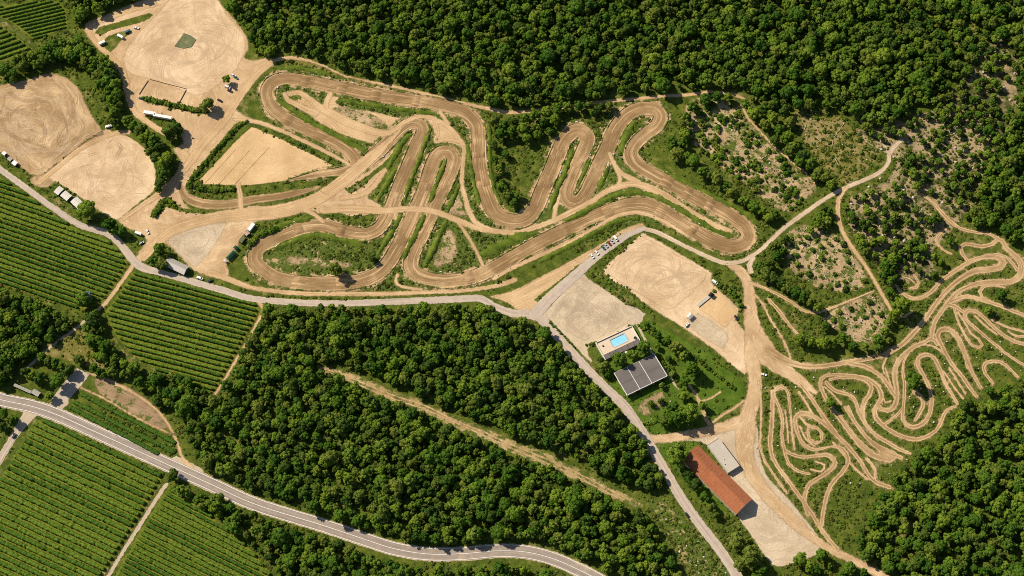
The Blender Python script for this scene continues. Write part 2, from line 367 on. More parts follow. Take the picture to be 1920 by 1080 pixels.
def ridge(line, wpx, h, label):
    """raised bank of earth grown over with grass"""
    L = smooth_line([(*G(a, b_), 0) for a, b_ in line], False, 1.0)[:, :2]; d = np.gradient(L, axis=0); d /= np.linalg.norm(d, axis=1)[:, None]; nr = np.stack([-d[:, 1], d[:, 0]], 1)
    m = len(L); prof = np.array([(-1, -.05), (-.62, .35), (-.25, .9), (.15, 1.0), (.5, .6), (.8, .25), (1, -.05)]); hw = wpx * MPP * .72; h *= .62
    tp = np.minimum(1, np.minimum(np.arange(m), np.arange(m)[::-1]) / 6.0) ** .6; jit = 1 + rng.normal(size=(m, 7)) * .13
    wv = 1 + .18 * np.sin(np.arange(m) * .31 + rng.uniform(0, 6)) + .1 * np.sin(np.arange(m) * .83)
    off = prof[None, :, 0] * hw * (wv * (.4 + .6 * tp))[:, None] * jit; z = np.maximum(prof[None, :, 1] * h * (tp * wv)[:, None] * (1 + rng.normal(size=(m, 7)) * .16), 0) + np.where(prof[None, :, 1] < 0, -.05, .2)
    V = np.stack([L[:, None, 0] + nr[:, None, 0] * off, L[:, None, 1] + nr[:, None, 1] * off, z], 2).reshape(-1, 3)
    i, j = np.meshgrid(np.arange(m - 1), np.arange(6), indexing='ij'); a = (i * 7 + j).ravel()
    o = link('earth_bank', quads_mesh('earth_bank', V, np.stack([a, a + 7, a + 8, a + 1], 1), M['bank'], None, True)); RIDGES.append(L)
    return tag(o, label, None, None, 'structure')
RIDGES = []
M['bank'] = grass('bank_grass', (.045, .070, .010), (.095, .135, .016), (.165, .195, .028), (.34, .26, .11), .30, alpha=False)

def line_strip(name, line, offset, hw, z, mat, parent):
    L = smooth_line([(*G(a[0], a[1]), 0) for a in line], False, 2.0)[:, :2]; d = np.gradient(L, axis=0); d /= np.linalg.norm(d, axis=1)[:, None]; nr = np.stack([-d[:, 1], d[:, 0]], 1)
    V = np.stack([L + nr * (offset - hw), L + nr * (offset + hw)], 1).reshape(-1, 2); V = np.c_[V, np.full(len(V), z)]; i = np.arange(len(L) - 1) * 2
    return link(name, quads_mesh(name, V, np.stack([i, i + 2, i + 3, i + 1], 1), mat), parent)

# ================================================================== THE SETTING: ground, lots, tracks, paths, roads
gm = quads_mesh('ground', [(-4000, -3000, 0), (4000, -3000, 0), (4000, 5000, 0), (-4000, 5000, 0)], [(0, 1, 2, 3)], M['ground'])
tag(link('ground', gm), 'rough green scrub ground under the whole site', None, None, 'structure')

FIELD_A = [(-90, 285), (0, 332), (52, 365), (100, 402), (150, 433), (200, 448), (222, 468), (238, 490), (230, 510), (205, 545), (182, 572), (160, 580), (120, 572), (60, 552), (10, 535), (-90, 505)]
FIELD_B = [(250, 508), (262, 512), (330, 530), (420, 556), (480, 570), (487, 578), (475, 605), (450, 650), (425, 695), (403, 732), (385, 730), (340, 712), (290, 692), (250, 668), (225, 640), (206, 610), (198, 585), (215, 560)]
FIELD_C = [(66, 785), (90, 790), (170, 825), (250, 862), (306, 892), (300, 906), (240, 1005), (190, 1084), (150, 1150), (-110, 1150), (-110, 1060), (0, 893), (30, 845)]
FIELD_D = [(316, 912), (335, 925), (390, 962), (440, 1002), (480, 1040), (510, 1080), (540, 1150), (185, 1150), (215, 1080), (265, 992)]
FIELD_E = [(-60, 14), (0, 12), (60, 2), (110, 2), (124, 20), (127, 50), (100, 62), (75, 72), (62, 74), (40, 55), (15, 38), (-60, 10)]
FIELD_F = [(-60, 30), (0, 46), (30, 68), (62, 92), (50, 100), (20, 112), (-60, 130)]
for nm, P, lb in (('A', FIELD_A, 'grass floor of the vineyard below the curving pale lane'), ('B', FIELD_B, 'grass floor of the four-sided vineyard between lane and wood'),
                  ('C', FIELD_C, 'grass floor of the vineyard below the main road'), ('D', FIELD_D, 'grass floor of the vineyard between farm track and roadside trees'),
                  ('E', FIELD_E, 'grass floor of the small vineyard above the diagonal farm path'), ('F', FIELD_F, 'grass floor of the small vineyard below the diagonal farm path')):
    patch('vineyard_ground', P, .02, M['vine_ground'], lb, 1.6, 2, block=2, smooth=False)

# woodland floors, clearings, meadows
CL1 = [(1290, 195), (1330, 182), (1385, 195), (1420, 245), (1470, 300), (1530, 350), (1500, 378), (1480, 398), (1440, 378), (1400, 345), (1350, 310), (1308, 278), (1285, 245)]
CL2 = [(1490, 205), (1560, 210), (1610, 255), (1640, 290), (1630, 312), (1590, 345), (1570, 330), (1540, 310), (1505, 260)]
CL3 = [(1468, 447), (1500, 425), (1540, 430), (1578, 448), (1608, 490), (1625, 525), (1600, 545), (1540, 540), (1500, 520), (1475, 490)]
CL4 = [(1545, 585), (1600, 562), (1640, 550), (1665, 590), (1655, 625), (1620, 645), (1580, 625), (1550, 605)]
patch('clearing', CL1, .03, M['scrub_tan'], 'tan clearing dotted with round bushes beside the race track', 1.2, 4, block=5)
patch('clearing', CL2, .03, M['olive'], 'olive dry meadow inside the wood above the gravel path', 1.2, 4, block=None)
patch('clearing', CL3, .03, M['scrub_tan'], 'rough tan clearing between the gravel path and its side branch', 1.2, 4, block=5)
patch('clearing', CL4, .03, M['scrub_tan'], 'bare tan clearing with stones above the winding trails', 1.2, 4, block=5)
WOODGAP = [(1600, 250), (1680, 220), (1760, 200), (1850, 90), (1900, 80), (1905, 200), (1860, 300), (1830, 380), (1790, 425), (1745, 480), (1760, 515), (1700, 530), (1650, 500), (1600, 440), (1590, 375), (1650, 345), (1680, 300)]
patch('woodland_floor', WOODGAP, .025, M['forest_floor'], 'dry stony woodland floor showing between sparse trees', 2.0, 5, block=None)
patch('roadside_waste', [(1215, 938), (1250, 945), (1285, 975), (1320, 1010), (1350, 1050), (1385, 1110), (1290, 1130), (1270, 1040), (1250, 1000), (1230, 965)], .03, M['dry_strip'], 'dry earth strip between the wood and the straight lane', 1.2, 4, block=None, flow=-52)
patch('meadow', [(85, 655), (150, 605), (158, 590), (165, 640), (185, 670), (205, 690), (195, 700), (150, 680), (100, 670)], .03, M['olive'], 'yellowish meadow below the footpath by the left wood', 1.2, 3, block=None)
patch('lawn', [(1180, 600), (1210, 598), (1260, 625), (1330, 660), (1392, 715), (1395, 745), (1385, 762), (1345, 785), (1330, 800), (1290, 805), (1235, 818), (1215, 815), (1190, 780), (1150, 735), (1125, 690), (1100, 655), (1150, 640)], .03, M['lawn'], 'mown lawn around the pool terrace and the grey shed', 1.2, 2, block=4, smooth=False)
patch('lawn', [(1232, 838), (1290, 826), (1310, 828), (1300, 850), (1320, 890), (1360, 960), (1345, 972), (1310, 935), (1270, 885)], .03, M['lawn'], 'grass strip between the straight lane and the red roof', 1.2, 2, block=4)
patch('garden_plot', [(1195, 765), (1215, 748), (1240, 735), (1252, 745), (1235, 768), (1205, 778)], .05, M['scrub_tan'], 'bare garden plot below the grey shed', .8, 1.5)

# big yards and lots
P_TOP = [(262, 60), (290, 32), (330, -8), (395, -12), (425, 28), (445, 50), (459, 75), (458, 98), (445, 125), (425, 145), (400, 165), (370, 178), (330, 165), (285, 148), (250, 140), (235, 125), (235, 100)]
P_BROWN = [(-80, 180), (-20, 165), (20, 156), (50, 150), (85, 139), (105, 139), (130, 150), (150, 170), (160, 192), (172, 217), (190, 242), (195, 252), (165, 262), (130, 292), (95, 318), (75, 330), (55, 325), (30, 307), (0, 285), (-80, 245)]
P_BARN = [(195, 252), (215, 250), (238, 255), (262, 268), (280, 288), (289, 310), (292, 335), (288, 358), (268, 374), (250, 388), (235, 402), (222, 412), (200, 403), (170, 384), (150, 369), (110, 344), (88, 328), (110, 312), (140, 288), (170, 266)]
P_SQ = [(1202, 442), (1240, 462), (1290, 490), (1325, 512), (1318, 528), (1290, 555), (1262, 578), (1250, 580), (1215, 560), (1180, 538), (1135, 512), (1165, 478)]
P_CP = [(1092, 510), (1102, 522), (1135, 544), (1175, 571), (1210, 588), (1196, 606), (1160, 625), (1118, 647), (1108, 655), (1116, 674), (1108, 680), (1088, 660), (1060, 630), (1032, 600), (1016, 592), (1040, 566), (1062, 542), (1080, 521)]
P_GR = [(315, 441), (340, 428), (380, 419), (423, 416), (424, 420), (413, 443), (388, 478), (366, 502), (350, 490), (330, 470), (316, 456)]
P_OR = [(472, 238), (520, 256), (560, 275), (600, 297), (638, 314), (630, 322), (590, 330), (540, 338), (470, 347), (430, 347), (378, 345), (374, 338), (405, 305), (445, 262)]
patch('dirt_yard', [(160, 45), (200, 28), (245, 8), (295, -10), (340, -25), (400, -25), (412, 5), (432, 28), (448, 48), (463, 72), (465, 92), (456, 108), (470, 114), (500, 109), (520, 112), (512, 124), (490, 133), (468, 152), (450, 172), (438, 198),
      (455, 215), (470, 222), (462, 232), (440, 240), (415, 265), (390, 295), (365, 326), (350, 345), (340, 368), (352, 388), (380, 396), (440, 392), (480, 385), (545, 378), (600, 360), (640, 335), (660, 322), (690, 300), (712, 285), (745, 262), (740, 285), (715, 325), (690, 355), (690, 372), (715, 385),
      (725, 395), (705, 402), (655, 408), (600, 396), (560, 400), (520, 410), (480, 415), (462, 432), (440, 470), (425, 498), (430, 515), (410, 522), (385, 515), (365, 508), (348, 492), (312, 458), (292, 462), (278, 478), (262, 492), (252, 490), (262, 470), (276, 450), (265, 438), (235, 425), (222, 412), (250, 392), (285, 368),
      (312, 352), (330, 325), (338, 300), (325, 280), (345, 268), (335, 252), (315, 240), (290, 236), (268, 226), (250, 210), (238, 190), (232, 165), (228, 135), (215, 112), (196, 97), (178, 84), (164, 68)],
      .04, M['yard'], 'trodden dirt yard linking the lots and the start straight', 1.2, 2.6)
LOT_P_TOP = patch('dirt_lot', P_TOP, .06, M['lot'], 'pale swirled dirt lot with a green mat in its middle', 1.2, 2.4)
LOT_P_BROWN = patch('dirt_lot', P_BROWN, .06, M['lot_brown'],
      'brown swirled dirt lot bordered by the tree belt', 1.2, 2.4)
LOT_P_BARN = patch('dirt_lot', P_BARN, .06, M['lot'],
      'pale dirt lot behind the three low barns', 1.2, 2.4, flow=-30)
LOT_P_OR = patch('dirt_lot', P_OR, .06, M['sand'],
      'orange sand lot framed by a low hedge', 1.2, 1.2, smooth=False)
LOT_P_GR = patch('gravel_lot', P_GR, .08, M['gravel'], 'grey gravel lot beside the grey-roofed barn', .8, 1.6, smooth=False)
patch('dirt_yard', [(1200, 434), (1240, 455), (1290, 485), (1335, 512), (1332, 528), (1348, 545), (1367, 560), (1386, 582), (1378, 600), (1398, 622), (1408, 640), (1408, 690), (1396, 702), (1380, 690), (1340, 656), (1300, 627), (1270, 607), (1235, 586), (1200, 562), (1170, 541), (1146, 526), (1122, 511), (1160, 475)], .04, M['lot'],
      'pale dirt yard beside the forked service road', 1.2, 2, smooth=False)
LOT_P_SQ = patch('dirt_lot', P_SQ, .06, M['lot'], 'pale square dirt lot below the bend of the grey lane', 1.2, 1.6, smooth=False)
patch('sand_pad', [(1340, 535), (1352, 552), (1368, 565), (1384, 586), (1372, 598), (1360, 615), (1330, 592), (1310, 580), (1325, 556)], .08, M['sand'], 'smooth orange sand pad beside the dark canopy', .8, 1.2, smooth=False)
patch('gravel_pad', [(1290, 605), (1308, 588), (1332, 602), (1362, 622), (1366, 636), (1356, 654), (1330, 640), (1300, 618)], .08, M['gravel'], 'pale gravel pad below the white tent', .8, 1.0, smooth=False)
LOT_P_CP = patch('gravel_lot', P_CP, .06, M['gravel'], 'grey gravel car park above the pool terrace', 1.0, 1.6, smooth=False)
patch('dirt_yard', [(918, 556), (960, 546), (1000, 526), (1050, 500), (1090, 478), (1130, 456), (1165, 432), (1205, 418), (1212, 428), (1175, 446), (1130, 477), (1095, 507), (1060, 542), (1010, 588), (985, 592), (958, 572), (938, 562)], .04, M['path'],
      'tan dirt apron between the race track and the grey lane', 1.0, 1.6, flow=27)
patch('dirt_yard', [(1378, 800), (1400, 790), (1420, 800), (1425, 855), (1440, 895), (1478, 935), (1530, 1000), (1545, 1030), (1500, 1052), (1460, 1062), (1440, 1050), (1410, 1005), (1380, 960), (1372, 900), (1350, 860), (1318, 830), (1240, 828), (1220, 836), (1215, 822), (1260, 812), (1330, 808)], .04, M['gravel'],
      'pale dirt yard beside the red-roofed building', 1.2, 2)
patch('ploughed_field', [(178, 712), (195, 706), (240, 726), (280, 752), (305, 780), (318, 800), (300, 806), (262, 785), (215, 755), (185, 735)], .03, M['plough'], 'narrow strip of brown ploughed earth below the tree belt', .8, 1.5, block=1, flow=-27)
patch('farm_yard', [(145, 690), (168, 702), (150, 725), (122, 757), (96, 750), (112, 728), (128, 708)], .05, M['lane'], 'paved farm yard opening off the main road', .8, 1.2, smooth=False)
patch('dirt_yard', [(55, 338), (90, 318), (140, 280), (175, 258), (200, 242), (250, 244), (242, 262), (205, 262), (165, 285), (115, 328), (85, 352)], .055, M['lot_brown'], 'worn earth joining the brown lot and the pale lot', 1.0, 2.4)
patch('rough_ground', [(490, 150), (620, 160), (780, 190), (880, 205), (900, 300), (940, 410), (1010, 400), (1090, 260), (1160, 240), (1240, 320), (1400, 420), (1400, 460), (1240, 420), (1100, 440), (960, 500), (860, 540), (600, 545), (480, 520), (470, 470), (560, 420), (680, 340), (620, 280), (510, 220)], .028, M['infield_mix'], 'patchy grass and bare earth between the track legs', 1.6, 4, block=None)
# inner tan ground of the upper left loop
patch('infield', [(530, 180), (538, 172), (562, 170), (580, 182), (603, 200), (612, 190), (618, 176), (642, 175), (628, 192), (640, 200), (705, 211), (748, 221), (780, 217), (815, 220), (840, 232), (862, 256), (872, 268), (850, 274), (820, 262), (812, 240), (800, 232), (775, 222), (750, 240), (728, 262), (712, 276),
      (700, 270), (660, 258), (625, 245), (588, 222), (572, 205), (548, 192)], .05, M['path'], 'tan infield ground inside the upper hairpin', .8, 1.6)
patch('infield', [(530, 482), (560, 482), (620, 489), (662, 496), (650, 501), (590, 498), (545, 491)], .05, M['scrub_tan'], 'stony tan strip on the green oval infield', .8, 1.6)
patch('infield', [(838, 432), (846, 427), (853, 445), (856, 470), (846, 490), (822, 500), (812, 497), (826, 462)], .05, M['scrub_tan'], 'stony tan wedge between two legs of the track', .8, 1.6)
patch('infield', [(838, 385), (855, 365), (868, 385), (872, 402), (850, 402)], .05, M['scrub_tan'], 'small stony tan triangle at the path crossing', .8, 1.6)
patch('infield', [(625, 203), (650, 202), (690, 212), (724, 232), (726, 242), (700, 240), (660, 228), (635, 216)], .09, M['scrub_tan'], 'stony bank inside the upper hairpin infield', .8, 1.6)

tyre_marks(LOT_P_TOP, P_TOP, 75, .064, M['rut'], 1)
tyre_marks(LOT_P_BROWN, P_BROWN, 75, .064, M['rut'], 3, (15, 70), hw=(.25, .6)); tyre_marks(LOT_P_BROWN, P_BROWN, 26, .25, M['rut_dark'], 4, (10, 40))
tyre_marks(LOT_P_BARN, P_BARN, 60, .064, M['rut'], 5, (8, 30)); tyre_marks(LOT_P_BARN, P_BARN, 12, .2, M['rut_dark'], 6, (4, 18), .12)
tyre_marks(LOT_P_SQ, P_SQ, 45, .064, M['rut'], 7, (15, 50))
tyre_marks(LOT_P_CP, P_CP, 30, .064, M['rut_pale'], 9, (12, 40)); tyre_marks(LOT_P_GR, P_GR, 18, .084, M['rut_pale'], 10, (6, 20))

# grass islands on the dirt
ISL = {
 'long grass island with a bend at the top lot': [(178, 62), (185, 52), (220, 42), (280, 25), (287, 28), (270, 40), (240, 48), (205, 58), (190, 66)],
 'grass island with parked caravans': [(189, 82), (200, 70), (215, 63), (236, 58), (244, 62), (226, 76), (216, 90), (205, 100), (193, 92)],
 'hedge strip below the timber rectangle': [(266, 182), (285, 183), (320, 192), (350, 199), (382, 205), (391, 212), (375, 215), (340, 206), (300, 197), (270, 190)],
 'green plot under the white trailers': [(267, 219), (285, 214), (322, 222), (327, 230), (312, 240), (292, 240), (275, 232)],
 'tree strip between the two lots and the service road': [(205, 240), (225, 232), (245, 232), (262, 246), (285, 262), (305, 278), (318, 292), (312, 310), (320, 330), (310, 350), (297, 366), (293, 355), (295, 330), (291, 305), (276, 283), (256, 266), (232, 252), (212, 250)],
 'hedge strip on the upper side of the orange lot': [(350, 344), (358, 332), (380, 305), (410, 270), (430, 245), (450, 226), (475, 222), (471, 236), (446, 258), (402, 305), (372, 339), (378, 347), (440, 350), (440, 362), (400, 366), (370, 361), (354, 352)],
 'grass strip under the orange lot': [(456, 351), (480, 348), (540, 340), (600, 333), (623, 338), (600, 345), (560, 350), (500, 356), (457, 362)],
 'thin grass sliver under the brown crescent': [(484, 385), (530, 380), (580, 368), (609, 361), (604, 368), (570, 381), (520, 387)],
 'grass island at the fork by the pale lot': [(282, 402), (298, 378), (313, 369), (330, 380), (345, 391), (420, 395), (437, 392), (435, 398), (380, 401), (330, 394), (312, 388), (300, 401), (288, 410)],
 'grass bank below the crossing path': [(591, 392), (600, 389), (640, 399), (660, 406), (690, 403), (702, 394), (712, 403), (702, 420), (690, 428), (660, 426), (625, 413), (600, 406)],
 'grass sliver along the start straight': [(648, 356), (680, 336), (720, 305), (745, 277), (766, 264), (759, 290), (750, 305), (730, 309), (700, 330), (680, 350), (656, 363)],
 'bright grass bank left of the first straight': [(695, 371), (720, 325), (740, 300), (753, 290), (750, 310), (735, 345), (722, 372), (706, 379)],
 'grass strip between the orange lot and the upper leg': [(488, 238), (520, 245), (560, 262), (600, 285), (640, 300), (663, 310), (640, 316), (600, 297), (560, 277), (520, 257), (492, 246)],
 'verge with parked cars beside the grey lane': [(1098, 489), (1118, 470), (1150, 447), (1182, 434), (1172, 444), (1140, 468), (1112, 489), (1103, 493)],
 'grass wedge above the grey gravel car park': [(1002, 562), (1030, 540), (1060, 517), (1085, 496), (1091, 500), (1065, 522), (1040, 543), (1012, 570)],
 'verge between the grey lane and the square lot': [(1122, 510), (1150, 480), (1180, 452), (1200, 432), (1206, 434), (1190, 450), (1160, 476), (1132, 506), (1145, 524), (1172, 540), (1200, 562), (1198, 576), (1178, 572), (1150, 552), (1120, 528), (1106, 518)],
 'oval grass bit inside the small upper loop': [(538, 180), (545, 174), (560, 176), (566, 183), (556, 188), (544, 187)],
 'grass tongue inside the gate corner': [(1100, 655), (1112, 645), (1125, 672), (1140, 700), (1128, 705), (1112, 680)],
}
for k_, (lb, P) in enumerate(ISL.items()): patch('grass_island', P, .095 + .001 * k_, M['island'], lb, .8, 1.6, block=3)

# raised banks between the legs of the track
for ln_, wd_, h_, lb_ in (
  ([(808, 240), (797, 268), (787, 297), (772, 335), (757, 378)], 7, 1.6, 'grassy bank right of the first straight leg'), ([(836, 298), (830, 315), (820, 340), (806, 380)], 8, 1.6, 'grassy bank inside the second hairpin'),
  ([(771, 250), (752, 271), (738, 295), (726, 318)], 9, 1.5, 'grassy bank inside the first hairpin'), ([(741, 318), (724, 348), (706, 376)], 9, 1.8, 'bright bank left of the first straight leg'),
  ([(518, 182), (530, 196), (555, 210), (585, 230), (642, 260), (685, 284)], 9, 1.3, 'long bank along the inside of the upper left leg'), ([(640, 188), (690, 196), (740, 204), (815, 213)], 8, 1.2, 'long bank below the upper straight'),
  ([(877, 272), (882, 310), (890, 350), (900, 385)], 7, 1.2, 'bank left of the long right leg'), ([(862, 345), (850, 372), (838, 398)], 7, 1.4, 'bank beside the crossing path'),
  ([(752, 402), (738, 430), (722, 455), (708, 478)], 8, 1.5, 'bank right of the green oval'), ([(796, 402), (785, 428), (770, 455), (754, 488)], 9, 1.6, 'bank between the two lower legs'), ([(836, 416), (820, 450), (806, 480), (793, 502)], 9, 2.0, 'steep bank left of the stony wedge'),
  ([(1074, 278), (1066, 305), (1056, 330), (1044, 358), (1030, 395)], 8, 1.5, 'bank left of the narrow hairpin'), ([(1106, 300), (1096, 322), (1084, 348)], 7, 1.3, 'bank inside the narrow hairpin'), ([(1141, 308), (1132, 332), (1120, 356)], 9, 1.2, 'bank right of the narrow hairpin'),
  ([(1058, 416), (1080, 406), (1108, 391), (1140, 374), (1165, 364), (1195, 362), (1225, 368), (1260, 384), (1300, 408), (1335, 430), (1375, 446)], 9, 1.5, 'long curving bank above the lower return leg'), ([(1190, 226), (1178, 246), (1168, 272), (1166, 290)], 12, 1.6, 'broad bank inside the top right hairpin'),
  ([(1222, 300), (1245, 320), (1290, 344), (1345, 372), (1395, 398), (1425, 425)], 8, 1.3, 'bank outside the far right leg'), ([(915, 226), (918, 260), (918, 300), (924, 345), (938, 380)], 6, 1.2, 'thin bank outside the long right leg'),
  ([(1010, 492), (1045, 474), (1080, 456), (1110, 440), (1150, 418), (1185, 410)], 8, 1.3, 'bank between the return leg and the tan apron'), ([(500, 438), (530, 424), (560, 413), (590, 408)], 10, 1.5, 'bank outside the left hairpin'), ([(512, 468), (535, 458), (560, 448), (600, 441), (640, 450), (690, 460)], 10, 1.3, 'bank on the upper rim of the green oval'),
  ([(900, 478), (930, 466), (960, 452), (1000, 438)], 16, 1.4, 'broad green bank above the return leg'), ([(520, 130), (560, 128), (620, 140)], 8, 1.0, 'low bank above the upper straight')):
    ridge(ln_, wd_, h_, lb_)
patch('meadow', [(533, 120), (560, 113), (600, 123), (634, 138), (628, 150), (580, 142), (540, 136)], .03, M['olive'], 'dry meadow patch above the upper left hairpin', .8, 2, block=None)
patch('meadow', [(660, 150), (700, 155), (760, 168), (820, 182), (800, 186), (740, 176), (680, 165)], .03, M['olive'], 'dry grass strip above the upper straight', .8, 2, block=None)

# the race track and its lighter paths
TRACK = [(540, 338, 1.5), (570, 332, 5), (600, 326, 8), (635, 322, 9), (658, 315, 10), (668, 304, 12), (655, 285, 13), (630, 268, 14), (592, 250, 14), (555, 232, 14), (525, 214, 14), (506, 194, 14), (501, 172, 14), (510, 155, 14), (532, 147, 14), (567, 151, 14), (630, 163, 14), (705, 178, 14), (780, 189, 14), (830, 198, 14), (870, 211, 14), (892, 232, 14), (897, 262, 14), (897, 295, 14), (902, 332, 15), (914, 372, 15), (932, 403, 15), (960, 415, 15), (985, 410, 15), (1003, 390, 15), (1017, 357, 15), (1032, 323, 15), (1045, 290, 15), (1058, 262, 15), (1076, 246, 15), (1095, 247, 14), (1101, 262, 14), (1092, 285, 14), (1080, 312, 14), (1066, 344, 14), (1062, 364, 14), (1070, 378, 14), (1085, 377, 14), (1098, 363, 14), (1111, 336, 14), (1125, 305, 15), (1140, 275, 15), (1150, 250, 15), (1163, 229, 15), (1182, 211, 15), (1204, 203, 15), (1227, 205, 14), (1238, 217, 14), (1232, 234, 14), (1214, 249, 14), (1195, 265, 13), (1184, 284, 13), (1190, 303, 13), (1212, 320, 14), (1247, 339, 15), (1285, 360, 15), (1322, 380, 15), (1360, 400, 15), (1390, 420, 15), (1403, 440, 15), (1393, 457, 15), (1370, 462, 15), (1335, 451, 15), (1297, 430, 15), (1260, 408, 15), (1230, 391, 15), (1205, 383, 15), (1175, 385, 15), (1140, 395, 14), (1110, 407, 14), (1080, 421, 14), (1035, 443, 14), (997, 462, 14), (960, 483, 14), (925, 503, 14), (890, 518, 14), (850, 526, 14), (815, 525, 14), (785, 516, 14), (770, 500, 14), (774, 474, 14), (787, 445, 14), (802, 415, 14), (817, 380, 14), (832, 350, 14), (845, 320, 14), (850, 298, 14), (841, 284, 13), (824, 286, 13), (812, 305, 14), (799, 345, 14), (787, 375, 14), (767, 420, 14), (755, 445, 14), (742, 470, 14), (725, 496, 14), (705, 514, 14), (675, 526, 14), (630, 531, 14), (580, 531, 14), (530, 524, 14), (497, 508, 14), (478, 488, 14), (484, 467, 14), (510, 450, 14), (542, 436, 13), (567, 427, 13), (600, 423, 13), (630, 430, 13), (660, 437, 13), (688, 438, 13), (711, 427, 13), (727, 403, 13), (738, 377, 14), (751, 345, 14), (766, 310, 14), (780, 277, 14), (792, 248, 13), (788, 234, 13), (772, 230, 13), (756, 238, 13), (738, 255, 13), (715, 278, 14), (690, 300, 13), (660, 325, 9), (635, 344, 3)]
JUMPS = [(572, 152, 'first'), (640, 166, 'second'), (705, 179, 'third'), (780, 190, 'fourth'), (897, 290, 'fifth'), (905, 345, 'sixth'), (1022, 345, 'seventh'), (1046, 288, 'eighth'), (1083, 305, 'ninth'), (1124, 306, 'tenth'), (1146, 260, 'eleventh'), (1250, 341, 'twelfth'), (1290, 363, 'thirteenth'), (1330, 385, 'fourteenth'), (1300, 432, 'fifteenth'), (1240, 396, 'sixteenth'), (1140, 395, 'seventeenth'), (1060, 431, 'eighteenth'), (960, 483, 'nineteenth'), (880, 521, 'twentieth'), (790, 440, 'twenty-first'), (826, 362, 'twenty-second'), (797, 350, 'twenty-third'), (752, 452, 'twenty-fourth'), (640, 531, 'twenty-fifth'), (560, 529, 'twenty-sixth'), (560, 430, 'twenty-seventh'), (640, 432, 'twenty-eighth'), (742, 367, 'twenty-ninth'), (768, 304, 'thirtieth'), (600, 254, 'thirty-first'), (540, 224, 'thirty-second')]
M['berm'] = dirt('loose_berm_earth', (.33, .225, .12), (.47, .335, .19), (.62, .46, .28), .6, .05, .5, .5, .6, .4, grassy=.3)
CRESC = [(338, 346, 3), (342, 358, 7), (352, 371, 9), (375, 381, 10), (405, 384, 10), (437, 382, 9), (480, 374, 9), (520, 369, 8), (565, 360, 6), (600, 350, 2)]
ribbon('track_verge', [TRACK], .112, M['worn'], 'worn sandy verge along both sides of the race track', .9, 3.0, block=None, wscale=1.42)
tk = ribbon('race_track', [TRACK], .12, M['track'], 'brown dirt motocross track winding in hairpins', .8, 2.0)
TL = smooth_line([(*G(a, b_), h * MPP) for a, b_, h in TRACK], False, 1.0); TD = np.gradient(TL[:, :2], axis=0); TD /= np.linalg.norm(TD, axis=1)[:, None]
for jx, jy, od in JUMPS:                        # earth jumps thrown up across the track
    k = int(np.argmin(np.hypot(*(TL[:, :2] - np.array(G(jx, jy))).T))); c, dd, hw_ = TL[k, :2], TD[k], TL[k, 2] * .96; nr = np.array([-dd[1], dd[0]]); ln = random.uniform(2.8, 5.0); hh = random.uniform(.4, .85)
    av = np.linspace(-1, 1, 9); bv = np.linspace(-1, 1, 11); A_, B_ = np.meshgrid(av, bv, indexing='ij')
    z = hh * np.maximum(0, np.cos(A_ * math.pi / 2)) ** 1.2 * (1 - np.abs(B_) ** 6) * (1 + rng.normal(size=A_.shape) * .06)
    X = c[0] + dd[0] * A_ * ln + nr[0] * B_ * hw_; Y = c[1] + dd[1] * A_ * ln + nr[1] * B_ * hw_
    i, j = np.meshgrid(np.arange(8), np.arange(10), indexing='ij'); q = (i * 11 + j).ravel()
    me = quads_mesh('jump', np.stack([X, Y, z + .119], 2).reshape(-1, 3), np.stack([q, q + 11, q + 12, q + 1], 1), M['track'], {'e': np.full(99, 3.0), 'u': (B_ * hw_).ravel(), 's': (k + A_ * ln).ravel()}, True)
    link('jump', me, tk)
ribbon('race_track', [CRESC], .125, M['track'], 'short brown crescent of track left of the start straight', .8, 1.6)
